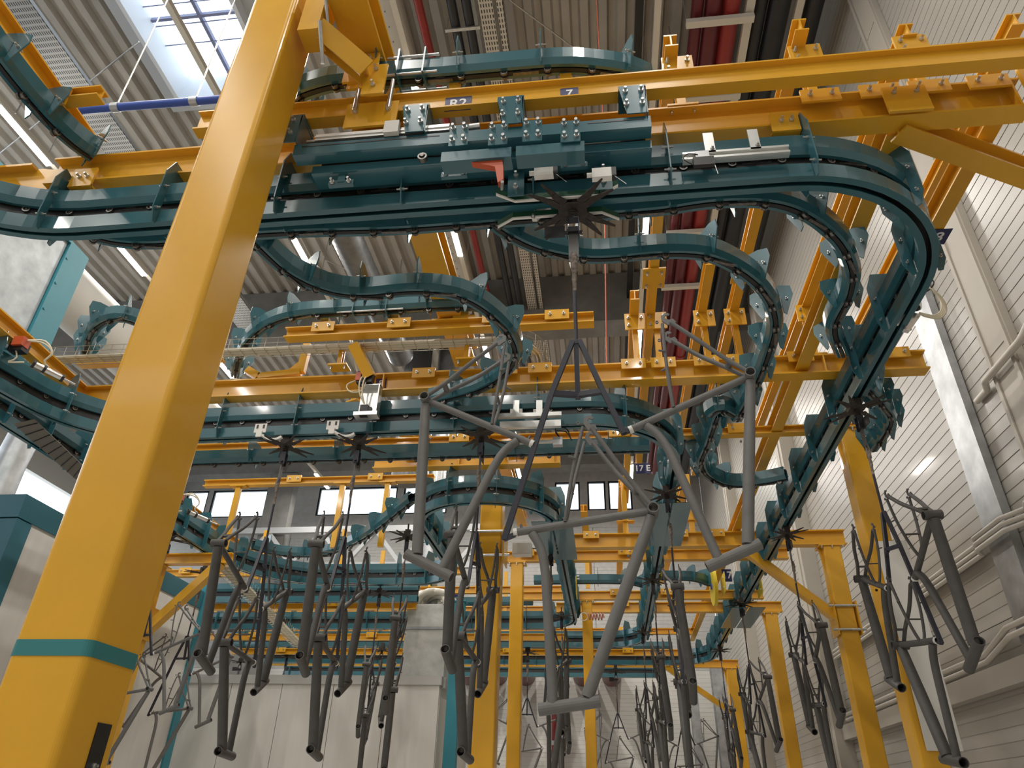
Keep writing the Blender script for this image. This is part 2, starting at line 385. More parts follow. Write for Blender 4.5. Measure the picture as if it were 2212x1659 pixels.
# ------------------------------------------------------------------ lamps
ORD = ['first','second','third','fourth','fifth','sixth','seventh','eighth','ninth','tenth','eleventh','twelfth']
def led_line(x, z, lights, label, ord_):
    g = thing('lighting_trunking', (x, 7, z), label, 'trunking', 'light trunking lines under the roof')
    MB().span((x-.035, -4, z+.0), (x+.035, 17.8, z+.075)).build('trunking_body', TRUNK, g)
    wme = MB().cyl((0,0,0), (0,0,ZR-z-.08), .006, 5).mesh('suspension_wire', ZINC)
    for y in range(-3, 18, 3): part('suspension_wire', wme, g, Matrix.Translation((x, y, z+.075)))
    for i, y in enumerate(lights):
        l = thing('led_lamp', (x, y, z-.06), 'white linear LED lamp, %s from the front on the %s light trunking' % (ORD[i], ord_), 'lamp', 'linear ceiling lamps')
        MB().span((x-.045, y-.5, z-.03), (x+.045, y+.5, z)).build('housing', WHITE, l)
        MB().span((x-.04, y-.49, z-.06), (x+.04, y+.49, z-.03)).build('diffuser', LEDM, l)
        d = bpy.data.lights.new('led_light', 'AREA'); d.shape = 'RECTANGLE'; d.size = .12; d.size_y = 1.0; d.energy = LED_POWER; d.color = (1.0, .955, .88)
        lo = bpy.data.objects.new('led_light', d); C.objects.link(lo); lo.location = (x, y, z-.07)
LY = (-3.4, -.5, 2.5, 5.6, 8.0, 11.3, 14.4, 17.2)
led_line(-2.05, 9.3, LY, 'cream light trunking overhead, right of the spiral duct', 'second')
led_line(-4.6, 9.3, LY[:3]+LY[4:], 'cream light trunking crossing beneath the skylight', 'third')
led_line(-7.5, 9.3, LY, 'cream light trunking left of the skylight', 'leftmost')
led_line(.88, 9.3, LY[:3]+LY[4:], 'cream light trunking left of the red pipes', 'right')
# ================================================================== yellow steelwork
ZF0, ZF1, ZP0, ZP1 = 4.035, 4.115, 4.185, 4.295     # free track and power track levels
CLPM = MB().box((0,0,0), (.18, .012, .085)); CLPM = CLPM.mesh('clamp_plate', YEL)
BOLTM = MB().bolt((0,0,0), (0,-1,0), .012, .022).mesh('bolt', ZINC)
BOLTD = MB().bolt((0,0,0), (0,0,-1), .012, .022).mesh('bolt', ZINC)
def clamp(root, x, y, z, b):
    """bolted clamp plate on the face of a cross beam, with its two bolts"""
    p = part('clamp_plate', CLPM, root, Matrix.Translation((x, y-b/2-.008, z)))
    for s in (-1, 1): part('bolt', BOLTM, p, Matrix.Translation((x+s*.05, y-b/2-.014, z)))
def xbeam(y, z0, z1, b, x0, x1, label, clamps=(), name='cross_beam', stiff=()):
    r = thing(name, ((x0+x1)/2, y, z0), label, 'beam', 'yellow conveyor support beams')
    MB().ibeam((x0, y, (z0+z1)/2), (x1, y, (z0+z1)/2), z1-z0, b).build('beam_body', YEL, r)
    for x in clamps: clamp(r, x, y, z1-.02, b)
    for x in stiff: MB().span((x-.005, y-b/2, z0+.01), (x+.005, y+b/2, z1-.01)).build('stiffener', YEL, r)
    return r
def ybeam(p, q, h, b, label, name='long_beam', plates=(), up=(0,0,1)):
    p = Vector(p); q = Vector(q)
    r = thing(name, (p+q)/2 - V(0,0,h/2), label, 'beam', 'yellow conveyor support beams')
    MB().ibeam(p, q, h, b, up=up).build('beam_body', YEL, r)
    return r
def post(x, y, z0, z1, label, w=.07, plate=True):
    """short vertical hanger between a cross beam and the long beam above it"""
    r = thing('hanger_post', (x, y, z0), label, 'post', 'short yellow posts carrying the cross beams')
    MB().ibeam((x, y, z0+.012), (x, y, z1-.012), w, w*.7, up=(0,1,0)).build('post_body', YEL, r)
    fp_ = MB().box((x, y, z0+.006), (.15, .11, .012)).build('foot_plate', YEL, r)
    for s in (-1, 1): part('bolt', BOLTD, fp_, Matrix.Translation((x+s*.055, y-.03, z0-.001)))
    if plate:
        tp_ = MB().box((x, y-.062, z1-.05), (.155, .012, .15)).build('top_plate', YEL, r)
        for s in (-1, 1): part('bolt', BOLTM, tp_, Matrix.Translation((x+s*.05, y-.069, z1-.02)))
        part('bolt', BOLTM, tp_, Matrix.Translation((x-.05, y-.069, z1-.09)))
    return r
# ---- the big column in front
col = thing('column', (-1.455, 1.915, 0), 'thick yellow square column with a teal stripe, closest to the viewer', 'column')
def rsq(x, y, w, r, n=6):
    pr = []
    for cx, cy, a0 in ((1,1,0), (-1,1,90), (-1,-1,180), (1,-1,270)):
        for k in range(n+1):
            a = math.radians(a0+90*k/n); pr.append((x+cx*(w/2-r)+r*math.cos(a), y+cy*(w/2-r)+r*math.sin(a)))
    return pr
def vcol(mb, pr, z0, z1, ease=0):
    n = len(pr); mb.add([(a, b, z0) for a, b in pr] + [(a, b, z1) for a, b in pr], [(i, (i+1) % n, n+(i+1) % n, n+i) for i in range(n)], False)
    mb.add([(a, b, z0) for a, b in pr], [tuple(range(n))[::-1]]); mb.add([(a, b, z1) for a, b in pr], [tuple(range(n))]); return mb
def mesh_col(x, y, w, z0, z1, m, name, parent, r=.018): return vcol(MB(), rsq(x, y, w, r), z0, z1).build(name, m, parent)
mesh_col(-1.455, 1.915, .228, 0, 5.5, YEL, 'shaft', col, .022)
mesh_col(-1.455, 1.915, .232, 1.925, 1.966, mat('teal_stripe', (.03, .19, .20), .5), 'stripe', col, .024)
b = MB().span((-1.349, 1.925, 1.45), (-1.338, 1.985, 1.78)).build('bracket', BLACK, col)
for z in (1.60, 1.68): MB().bolt((-1.338, 1.955, z), (1, 0, 0), .008, .010).build('bolt', ZINC, b)
m = MB(); m.box((-1.455, 1.915, 5.51), (.30, .34, .02)); m.build('head_plate', YEL, col)
# bracket arm from the column head to the beam marked R2
arm = thing('bracket_arm', (-1.2, 1.98, 4.6), 'yellow I-beam brace from the column head to the upper beam', 'brace')
q0 = P(690, 70, Y=1.90); q1 = P(795, 160, Y=2.03)
MB().ibeam(q0, q1, .12, .095, up=(0,1,.3)).build('brace_beam', YEL, arm)
MB().box(q0+V(-.02,-.01,.05), (.10, .12, .26)).build('clamp_block', YEL, arm)
for dz in (-.06, .12): MB().cyl(q0+V(.045,-.09,dz), q0+V(.045,.02,dz-.16), .010, 8).build('clamp_rod', ZINC, arm)
gp = MB().box(q1+V(.03,.02,-.02), (.11, .012, .22)).build('gusset_plate', YEL, arm)
for dz in (.05, -.07): part('bolt', BOLTM, arm, Matrix.Translation(q1+V(.03,.012,dz)))
# ---- front cross beams
R2Y = 2.19
r2 = xbeam(R2Y, 4.50, 4.635, .065, -1.95, 3.0, 'orange-yellow I-beam carrying the R2 and 7 signs', name='sign_beam')
b2 = xbeam(2.385, 4.395, 4.59, .10, -2.86, 2.02, 'long yellow cross beam right above the front track', stiff=(1.98,), clamps=(1.13, 1.40, 1.62, 1.88))
clp = thing('beam_clamp', (-.98, R2Y, 4.4), 'yellow bolted clamp plates gripping the R2 beam', 'clamp')
a = P(800, 255, Y=2.14)
MB().box(V(a.x, 2.146, 4.47), (.26, .012, .17)).build('front_plate', YEL, clp)
MB().box(V(a.x, 2.245, 4.47), (.26, .012, .17)).build('rear_plate', YEL, clp)
for s in (-1, 1):
    MB().cyl((a.x+s*.085, 2.13, 4.49), (a.x+s*.085, 2.13, 4.70), .011, 8).build('clamp_rod', ZINC, clp)
    part('bolt', BOLTM, clp, Matrix.Translation((a.x+s*.08, 2.139, 4.49)))
# ---- long beams (depth direction) above the cross beams
ZY = 4.98
for x, y0, y1, lab in ((1.09, 2.22, 7.6, 'yellow long beam with its sawn end above the right end of the 7 beam'),
                       (.46, 2.24, 7.4, 'yellow long beam running back above the number 7 sign'),
                       (.85, 3.95, 8.2, 'yellow long beam between the red pipes and black pipes'),
                       (.335, 4.3, 8.4, 'yellow long beam just right of the hanging rod'),
                       (1.62, 2.3, 6.6, 'yellow long beam above the right hand track curve'),
                       (2.12, 2.3, 5.2, 'yellow long beam nearest to the right wall panels')):
    ybeam((x, y0, ZY), (x, y1, ZY), .09, .066, lab)
for x, lab in ((1.12, 'post under the sawn beam end, right of the number 7 sign'), (.49, 'post under the long beam behind the number 7 sign'), (1.62, 'post above the right end of the front cross beam')):
    post(x, 2.385, 4.592, 4.93, 'short yellow ' + lab, .06)
# big hanger beam running back over the middle
pa = P(770, 0, Z=5.0); pb = P(975, 790, Z=4.66)
big = ybeam((-1.10, 1.65, 5.02), (-1.10, 5.1, 5.02), .20, .19, 'wide yellow H-beam running back overhead behind the column', name='main_beam')
for y in (4.45,):
    MB().box((-1.10, y, 4.90), (.28, .16, .014)).build('clamp_plate', YEL, big)
drop = thing('hanger_post', (-1.10, 2.19, 4.64), 'stout yellow post between the wide H-beam and the R2 beam', 'post')
MB().ibeam((-1.10, R2Y, 4.65), (-1.10, R2Y, 4.915), .14, .12, up=(0,1,0)).build('post_body', YEL, drop)
MB().box((-1.10, 2.115, 4.80), (.17, .012, .22)).build('top_plate', YEL, drop)
for dz in (-.05, .06): part('bolt', BOLTM, drop, Matrix.Translation((-1.06, 2.108, 4.80+dz)))
# ---- second row: beam with sign 9
b9 = xbeam(4.57, 4.36, 4.515, .11, -4.15, 2.36, 'long yellow cross beam carrying the number 9 sign',
           clamps=(.30, .52, .83, 1.07, 1.50, 2.16, -1.30, -.66, -.40), stiff=(-1.62, 1.66))
for x, lab in ((.335, 'leftmost'), (.50, 'second'), (.86, 'third'), (1.09, 'fourth'), (1.62, 'rightmost')):
    post(x, 4.57, 4.517, 4.93, 'short yellow post on the number 9 beam, %s of the row' % lab, .06)
for x, lab in ((.46, 'left'), (1.09, 'right')):
    r = thing('splice_plate', (x, 4.05, 4.93), '%s yellow four-bolt splice plate under a long beam' % lab, 'plate', 'splice plates')
    MB().box((x, 4.05, 4.925), (.16, .22, .012)).build('plate', YEL, r)
    for sx in (-1, 1):
        for sy in (-1, 1): part('bolt', BOLTD, r, Matrix.Translation((x+sx*.05, 4.05+sy*.07, 4.919)))
u9 = xbeam(4.27, 4.70, 4.79, .09, -2.36, .02, 'yellow beam under the upper chain loop beside the cable basket', clamps=(-2.05, -1.45, -.72, -.25))
for x in (-1.95, -.95):
    post(x, 4.42, 4.515, 4.70, 'small yellow stub between the number 9 beam and the beam above it, %s' % ('left' if x < -1.5 else 'right'), .05, False)
# bent bracket frame left of the middle
br = thing('bent_bracket', (-2.5, 4.5, 4.5), 'yellow bent bracket on the number 9 beam at the loop end', 'bracket')
e0 = P(535, 800, Y=4.55); e1 = P(560, 815, Y=4.55); e2 = P(650, 805, Y=4.55); e3 = P(665, 745, Y=4.55)
MB().bar(e0, e1, .06, .06).bar(e1, e2, .06, .05).bar(e2, e3, .06, .05).build('bracket_arm', YEL, br)
MB().prism([(0,0), (.16,0), (.16,.16)], (e2.x-.16, 4.55, e2.z-.02), (1,0,0), (0,0,1), .012).build('gusset', YEL, br)
arm9 = thing('angled_bracket', (-1.75, 4.3, 4.5), 'short orange-yellow angled arm above the motor by sign 9', 'bracket')
MB().channel(P(765, 745, Y=4.30), P(800, 815, Y=4.42), .12, .08, .01, up=(0,1,.2)).build('arm_channel', YEL, arm9)
# ---- beams behind
xbeam(5.54, 4.385, 4.455, .08, -3.75, 2.3, 'slim yellow cross beam behind the second track', clamps=(-1.2, .2, 1.2))
bm = xbeam(6.06, 4.40, 4.56, .11, -2.14, -.34, 'short yellow cross beam above the teal arch', clamps=(-1.75, -.75), stiff=(-1.3, -.4))
xbeam(7.5, 4.90, 4.98, .09, -4.75, -1.9, 'thin yellow beam crossing in front of the bright windows', clamps=(-3.6, -2.6))
for x, lab in ((-4.3, 'left'), (-3.0, 'middle'), (-2.45, 'right')):
    r = thing('drop_post', (x, 7.5, 4.1), 'thin yellow drop post in front of the windows, %s' % lab, 'post', 'thin drop posts below the window beam')
    MB().bar((x, 7.5, 4.12), (x, 7.5, 4.90), .06, .05, up=(0,1,0)).build('post_body', YEL, r)
    MB().box((x, 7.5, 4.895), (.2, .1, .012)).build('cap_plate', YEL, r)
ybeam((-2.05, 5.0, 4.62), (-1.55, 6.1, 4.62), .12, .12, 'yellow slanting beam behind the second hanger', name='slanting_beam')
ybeam((-.95, 5.7, 4.72), (-.95, 8.4, 4.72), .12, .12, 'yellow long beam above the arch column')
ybeam((-4.62, 5.6, 4.45), (-4.62, 9.0, 4.45), .12, .09, 'yellow long beam carrying sign 10 on the left')
pu0 = P(-30, 8, Z=4.78); pu1 = P(192, 318, Z=4.78)
ybeam(pu0, pu1, .12, .085, 'yellow long beam at the upper left corner')
ybeam((-3.30, .9, 4.62), (-3.30, 2.33, 4.62), .12, .09, 'yellow long beam at the left picture edge')
stub = thing('beam_stub', (-2.5, 2.0, 4.68), 'short yellow channel stub at the blue pipe end', 'bracket')
s0 = P(140, 213, Z=4.72); s1 = P(222, 205, Z=4.72)
MB().ibeam(s0, s1, .07, .07).build('stub_beam', YEL, stub)
MB().box(s0+V(.02,-.03,-.03), (.07, .012, .12)).build('end_plate', YEL, stub)
stp = thing('stepped_bracket', (-2.9, 2.3, 4.3), 'yellow stepped plate joining the front cross beam on the left', 'bracket')
MB().prism([(-.62,-.02), (-.20,-.02), (-.02,-.14), (.14,-.14), (.14,.18), (-.05,.18), (-.15,.20), (-.62,.20)], (-2.80, 2.385, 4.36), (1,0,0), (0,0,1), .02).build('plate', YEL, stp)
MB().span((-3.42, 2.33, 4.545), (-2.98, 2.44, 4.56)).span((-3.42, 2.33, 4.33), (-3.0, 2.44, 4.345)).build('flanges', YEL, stp)
# small brackets hanging the front track from the cross beam
for i, px in enumerate((178, 1695)):
    a = P(px, (384, 262)[i], Y=2.32)
    r = thing('track_bracket', (a.x, 2.34, 4.33), 'folded yellow bracket holding the %s end of the front track' % ('left', 'right')[i], 'bracket', 'folded track brackets')
    MB().box((a.x, 2.325, 4.40), (.13, .012, .13)).build('face', YEL, r)
    MB().box((a.x, 2.36, 4.343), (.13, .07, .012)).build('foot', YEL, r)
    for s in (-.015, .03): part('bolt', BOLTM, r, Matrix.Translation((a.x+s, 2.318, 4.40)))
# diagonal braces at the right
dg = thing('diagonal_brace', (1.9, 2.5, 4.3), 'yellow I-beam diagonal from the front cross beam towards the right wall', 'brace')
d0 = P(1935, 272, Z=4.42); d1 = P(2300, 405, Z=4.42); d1 = d0 + (d1-d0)*((2.98-d0.x)/(d1.x-d0.x))
MB().ibeam(d0, d1, .12, .10).build('brace_beam', YEL, dg)
MB().box((d0.x+.02, 2.30, 4.46), (.19, .014, .17)).build('end_plate', YEL, dg)
for s in (-.05, .05): part('bolt', BOLTM, dg, Matrix.Translation((d0.x+.02+s, 2.292, 4.50)))
ybeam((1.97, 2.46, 4.565), (1.97, 4.62, 4.565), .12, .085, 'yellow long beam outside the right track curve')
ybeam((1.475, 2.45, 4.46), (1.60, 13.9, 4.46), .12, .09, 'long yellow beam following the right hand track into the distance')
ybeam((2.12, 2.33, 4.62), (3.0, 2.33, 4.62), .10, .09, 'yellow beam stub at the top right corner by the wall', name='wall_stub')
ep = thing('corner_plate', (2.1, 2.3, 4.5), 'brown-yellow bolted plate at the far right beam joint', 'plate')
MB().box((2.10, 2.32, 4.50), (.17, .02, .26)).build('plate', YEL, ep)
for z in (4.44, 4.57): part('bolt', BOLTM, ep, Matrix.Translation((2.12, 2.309, z)))
# ---- columns
def column(name, x, y, w, z1, label, knee=None, flare=True, collar=None):
    r = thing(name, (x, y, 0), label, 'column', 'yellow support columns')
    mesh_col(x, y, w, 0, z1-.014, YEL, 'shaft', r, w*.08)
    cp_ = MB().box((x, y, z1-.007), (w*1.45, w*1.2, .014)).build('cap_plate', YEL, r)
    for s in (-1, 0, 1): part('bolt', BOLTD, cp_, Matrix.Translation((x+s*w*.6, y-w*.55, z1-.015)))
    if flare:
        MB().prism([(-w/2,0), (-w*.7,0), (-w/2,-.30)], (x, y, z1-.015), (1,0,0), (0,0,1), .012).build('gusset', YEL, r)
    if knee:
        kx, kz = knee
        k = MB().bar((x-w*.5 if kx < 0 else x+w*.5, y, z1-.75), (x+kx, y, z1+.02), .09, .11, up=(0,1,0)).build('knee_brace', YEL, r)
    if collar:
        c = MB(); z = collar
        c.box((x-w*.62, y, z), (.014, w*1.3, .34)); c.box((x+w*.62, y, z), (.014, w*1.3, .34)); c.build('collar', YEL, r)
        for dz in (-.12, .12):
            MB().cyl((x-w*.9, y-w*.58, z+dz), (x+w*.9, y-w*.58, z+dz), .014, 8).build('tie_rod', ZINC, r)
    return r
column('column', 2.09, 5.54, .18, 4.40, 'yellow column bearing the white sheet, nearest to the right wall frames')
wp = thing('white_sheet', (2.05, 5.42, 2.0), 'white rectangular sheet fixed to the right column', 'panel')
xa_ = P(1985, 1550, Y=5.43).x; xb_ = P(2062, 1550, Y=5.43).x; za_ = P(1960, 1168, Y=5.43).z; zb_ = P(2030, 1622, Y=5.43).z
MB().span((xa_, 5.431, zb_), (xb_, 5.437, za_)).build('sheet', WHITE, wp)
for z in (3.05, 2.62): MB().bolt((1.97, 5.43, z), (0,-1,0), .01, .012).build('screw', BLACK, wp)
column('column', 2.50, 7.95, .18, 4.20, 'yellow column with rod collar and long left knee brace', knee=(-.95, 0), collar=3.42)
xbeam(7.95, 4.215, 4.38, .12, -.45, 2.68, 'yellow cross beam resting on the collared right column', clamps=(-.1, .9, 1.3))
column('column', 2.42, 10.95, .17, 4.20, 'yellow column third from the front along the right wall', knee=None)
xbeam(10.95, 4.215, 4.36, .11, -.7, 2.6, 'yellow cross beam on the third right wall column', clamps=(.3, 1.1))
column('column', 2.35, 14.6, .20, 4.05, 'yellow far column at the end of the right wall', knee=(-1.2, 0))
xbeam(14.6, 4.06, 4.2, .11, -6.8, 2.5, 'farthest yellow cross beam by the back wall', clamps=(.3,))
column('column', -1.07, 6.75, .22, 4.38, 'broad yellow centre column under the teal arch', flare=False, collar=3.85)
column('column', -1.02, 8.55, .15, 4.24, 'slim yellow column right of the broad centre column', flare=False)
xbeam(8.55, 4.255, 4.38, .10, -1.6, 2.2, 'yellow cross beam on the slim centre column', clamps=(-.9, .3))
column('column', -.22, 10.2, .14, 4.20, 'thin yellow column left of the hanging far carriers', flare=False)
xbeam(10.2, 4.215, 4.33, .10, -1.2, 2.2, 'yellow cross beam on the thin far column', clamps=(.2, .9))
column('column', -4.98, 7.3, .21, 3.88, 'yellow column with rods, standing behind the big front column', knee=(.80, 0), collar=3.25)
xbeam(7.3, 3.885, 4.0, .11, -5.2, -4.05, 'short yellow head beam on the left rear column')
# far rows of slim yellow beams on the left and middle
for y, z, x0, x1, lab in ((9.6, 4.42, -7.0, -1.9, 'first'), (10.6, 4.42, -7.0, -.6, 'second'), (11.8, 4.42, -7.0, 1.2, 'third'), (13.4, 4.42, -7.0, 1.6, 'fourth'), (12.1, 4.05, -7.0, -.6, 'fifth'), (9.9, 4.02, -6.9, -2.6, 'seventh'), (13.1, 4.0, -6.9, 1.5, 'eighth'), (15.6, 4.442, -7, 2, 'sixth')):
    xbeam(y, z, z+.10, .09, x0, x1, 'slim yellow beam over the far left tracks, %s from the front' % lab, clamps=tuple(np.arange(x0+1, x1, 2.1)))
for i, (x, y) in enumerate(((-4.9, 9.6), (-3.7, 9.6), (-5.3, 10.6), (-3.4, 10.6), (-4.4, 11.8), (-2.9, 11.8), (-1.6, 11.8), (-.2, 10.2), (.3, 7.95), (1.05, 7.95))):
    r = thing('drop_post', (x, y, 4.3), 'thin yellow drop post in the far track rows, %s counting away' % ORD[i], 'post', 'thin drop posts in the far rows')
    MB().bar((x, y, 4.38), (x, y, 5.1), .06, .05, up=(0,1,0)).build('post_body', YEL, r)
    MB().box((x, y, 4.53), (.2, .1, .012)).build('foot_plate', YEL, r)
for i, (x, y0, y1) in enumerate(((.30, 6.2, 12.5), (1.05, 6.2, 12.5), (-.2, 7.0, 12.0))):
    ybeam((x, y0+2, 5.12), (x, y1, 5.12), .10, .09, 'yellow high long beam over the far lanes, %s' % ('middle', 'right', 'left')[i])

a_ = P(-40, 662, Z=4.46); b_ = P(190, 862, Z=4.46)
ybeam(a_, b_, .12, .09, 'yellow long beam above the left bend of the second track')
xbeam(4.60, 4.765, 4.845, .08, -4.35, -3.05, 'short yellow beam under the small chain loop on the left')
# ================================================================== conveyor tracks
def mirror(pr): return [(-x, y) for x, y in pr][::-1]
FREE_P = [(.045,0), (.045,.08), (.02,.08), (.02,.074), (.039,.074), (.039,.006), (.012,.006), (.012,0)]
FREE_P = [(x, y+ZF0) for x, y in FREE_P]
POW_P = [(.050,.034), (.050,.110), (.018,.110), (.018,.104), (.044,.104), (.044,.036), (.030,.006), (.016,.006), (.016,0), (.033,0)]
POW_P = [(x, y+ZP0) for x, y in POW_P]
YOKE_PF = [(.048,4.02), (.072,4.02), (.100,4.09), (.100,4.34), (.06,4.44), (-.06,4.44), (-.100,4.34), (-.100,4.09), (-.072,4.02), (-.048,4.02), (-.048,4.305), (.048,4.305)]
YOKE_S = [(.052,4.18), (.070,4.16), (.125,4.30), (.118,4.36), (.06,4.38), (-.06,4.38), (-.118,4.36), (-.125,4.30), (-.070,4.16), (-.052,4.18), (-.052,4.305), (.052,4.305)]
def yoke_mesh(poly, bolts):
    m = MB().prism(poly, (0,0,0), (0,1,0), (0,0,1), .006); me = m.mesh('yoke', TEAL); return me
def ybolts(bolts):
    m = MB()
    for y, z in bolts:
        for s in (-1, 1): m.bolt((.003, s*y, z), (1,0,0), .008, .016).bolt((-.003, s*y, z), (-1,0,0), .008, .016)
    return m
YM = {'pf': yoke_mesh(YOKE_PF, 0), 'single': yoke_mesh(YOKE_S, 0)}
NUT = MB().bolt((.003,0,0), (1,0,0), .008, .018).bolt((-.003,0,0), (-1,0,0), .008, .018).mesh('bolt', ZINC)
m = MB(); m.pipe((0,-.006,0), (0,.006,0), .019, .012, 12); m.cyl((0,-.004,0), (0,.004,0), .007, 8)
ROLL = m.mesh('roller', CHAIN)
LINK = MB().box((0,0,0), (.13, .016, .012)).box((.0,0,.008), (.05, .026, .008)).mesh('chain_link', CHAIN)
NTRACK = [0]
def track(label, pts, kind='pf', dz=0.0, yokes=.9, links=True, phase=.15, lim=99., bolts=True, name=None, detail=9.0):
    """power-and-free track ('pf') or chain track ('single') swept along pts (z = 0 means the standard level)"""
    pts = [Vector((p[0], p[1], dz)) for p in pts]
    path = thin(resample(pts, .05), .012)
    mid = at_len(path, plen(path)/2)[0]
    nm = name or ('power_and_free_track' if kind == 'pf' else 'chain_track')
    r = thing(nm, (mid.x, mid.y, (ZF0 if kind == 'pf' else ZP0)+dz), label, 'conveyor track', 'teal overhead conveyor tracks')
    for pr in (POW_P, mirror(POW_P)): MB().sweep(pr, path).build('power_rail', TEAL, r)
    MB().sweep([(-.022, ZP1-.02), (.022, ZP1-.02), (.022, ZP1-.012), (-.022, ZP1-.012)], path).build('rail_cover', DARK, r)
    if kind == 'pf':
        for pr in (FREE_P, mirror(FREE_P)): MB().sweep(pr, path).build('free_rail', TEAL, r)
        MB().sweep([(-.008, ZF1-.005), (.008, ZF1-.005), (.008, ZP0+.04), (-.008, ZP0+.04)], path).build('pusher_line', DARK, r)
        MB().sweep([(-.034, ZF1-.02), (.034, ZF1-.02), (.034, ZF1-.008), (-.034, ZF1-.008)], path).build('free_rail_lining', DARK, r)
    MB().sweep([(-.011, ZP0-.004), (.011, ZP0-.004), (.011, ZP0+.022), (-.011, ZP0+.022)], path).build('chain', DARK, r)
    L = plen(path); s = phase
    while s < L and s < lim:
        p, d = at_len(path, s); d, sd, u = basis(d)
        M = frame_mat(p, d, sd, u); yk = part('yoke', YM[kind], r, M)
        if p.y < detail*.75:
            bl = ((.078, 4.10), (.075, 4.25)) if kind == 'pf' else ((.085, 4.27),)
            for y, z in bl:
                for e in (-1, 1): part('bolt', NUT, yk, M @ Matrix.Translation((0, e*y, z)))
        s += yokes(s) if callable(yokes) else yokes
    if links:
        s = .12; k = 0
        while s < L and s < lim:
            p, d = at_len(path, s); d, sd, u = basis(d)
            if p.y < detail:
                M = frame_mat(p, d, sd, u)
                part('roller', ROLL, r, M @ Matrix.Translation((0, -.012, ZP0-.009))); part('roller', ROLL, r, M @ Matrix.Translation((0, .012, ZP0-.009)))
                if k % 2: part('chain_link', LINK, r, M @ Matrix.Translation((.11, 0, ZP0-.006)))
            s += .22; k += 1
    return r
def px(lst, z): return [P(x, y, Z=z) for x, y in lst]
# front power-and-free track, round the right hand curve and away along the right wall
T1 = fillet([(-4.1, 1.25, 0), (-2.92, 2.365, 0), (1.725, 2.365, 0), (1.90, 14.2, 0), (-6.9, 14.2, 0)], [.9, .82, .7])
track('main teal double track along the front, curving right and back along the wall', T1, 'pf', yokes=lambda s: (.52 if 5.2 < s < 7.4 else .62), phase=.55, lim=40)
# second power-and-free track
M2 = fillet([(-4.35, 2.7, 0), (-3.98, 4.64, 0), (.62, 4.60, 0), (.63, 12.6, 0), (-6.9, 12.6, 0)], [.8, .72, .6])
track('second teal double track below the number 9 beam, turning away mid picture', M2, 'pf', yokes=.62, phase=.35, lim=40)
# third: far loop with the arch
M3 = fillet([(-4.50, 3.6, 0), (-4.40, 8.72, 0), (-1.75, 8.72, 0), (-1.78, 6.05, 0), (-.43, 6.05, 0), (-.42, 11.2, 0), (-6.9, 11.2, 0)], [1.1, .62, .62, .66, .6])
track('teal double track with the round arch in the middle distance', M3, 'pf', yokes=.42, phase=.2, lim=40)
# chain-only tracks
LB = spline(px([(150,492), (180,506), (250,525), (350,528), (470,514), (640,503), (860,497), (1100,480), (1400,458), (1560,438), (1700,448), (1800,510), (1840,580), (1835,640), (1803,710), (1822,770)], 4.19))
track('teal chain track just behind the front track, snaking beside the right curve', LB, 'single', yokes=.42)
LB2 = spline(px([(1868,835), (1900,870), (1925,905), (1915,935), (1885,975)], 4.19))
track('short teal chain track bulging out towards the right wall', LB2, 'single', yokes=.2, phase=.1)
T2 = spline(px([(1065,485), (1090,505), (1150,535), (1220,553), (1300,560), (1450,549), (1550,562), (1640,620), (1675,690), (1662,760), (1630,840), (1592,910)], 4.19))
track('teal S-shaped chain track behind the hanging rod, right of centre', T2, 'single', yokes=.36)
T2b = spline(px([(1585,900), (1555,885), (1535,900)], 4.19))
track('tiny teal chain track link between two lanes on the right', T2b, 'single', yokes=.12, phase=.05)
T2c = spline(px([(1550,900), (1530,960), (1515,1000), (1530,1030), (1580,1050), (1650,1045), (1700,1035)], 4.19))
track('teal chain track hooking right beneath the splice plates', T2c, 'single', yokes=.3)
T3 = spline(px([(520,498), (545,522), (620,590), (700,628), (780,640), (900,631), (1000,645), (1080,700), (1113,760), (1092,808), (1030,845), (930,872)], 4.19))
track('teal S-shaped chain track over the centre left, joining the second track', T3, 'single', yokes=.34)
UL = spline(px([(-60,60), (0,142), (60,215), (110,270), (160,315), (200,342)], 4.54))
track('teal chain track dropping in from the upper left corner', UL, 'single', yokes=.3, dz=.35)
UP = spline(px([(618,238), (640,215), (680,199), (740,187), (960,172), (1200,152), (1290,156), (1350,165), (1400,185)], 4.80))
track('high teal chain loop above the R2 beam', UP, 'single', dz=.62, yokes=.42)
FL = spline(px([(508,815), (516,775), (540,735), (585,702), (650,684), (780,676), (1000,665), (1060,680), (1085,700)], 4.87))
track('teal chain loop above the cable basket, left of centre', FL, 'single', dz=.68, yokes=.36)
SL = spline(px([(180,775), (195,725), (225,697), (262,690), (295,700)], 4.87))
track('small teal chain loop in front of the white duct on the left', SL, 'single', dz=.68, yokes=.25)
DG = spline(px([(545,1185), (600,1198), (660,1202), (718,1195), (790,1162), (862,1107), (890,1085)], 4.19))
track('teal chain track slanting up to the arch in the middle distance', DG, 'single', yokes=.5)
track('straight teal chain track behind the second track', [(-3.8, 5.17), (.42, 5.17)], 'single', dz=-.10, yokes=.75)
track('far straight teal double track above the white booth', [(-6.9, 9.55), (-2.5, 9.55)], 'pf', yokes=1.1)
track('straight teal chain track between the far cross lanes, nearer', [(-6.9, 10.35), (-1.0, 10.35)], 'single', yokes=1.0, links=False)
track('straight teal chain track between the far cross lanes, farther', [(-6.9, 13.45), (1.2, 13.45)], 'single', yokes=1.0, links=False)
track('farthest straight teal double track by the back wall', [(-6.9, 15.6), (1.2, 15.6)], 'pf', yokes=1.1, links=False)
track('teal chain track bending up in the far middle distance', spline([(-.9, 9.45, 0), (.15, 9.45, 0), (.5, 9.6, 0), (.75, 9.9, 0)]), 'single', dz=.05, yokes=.35)
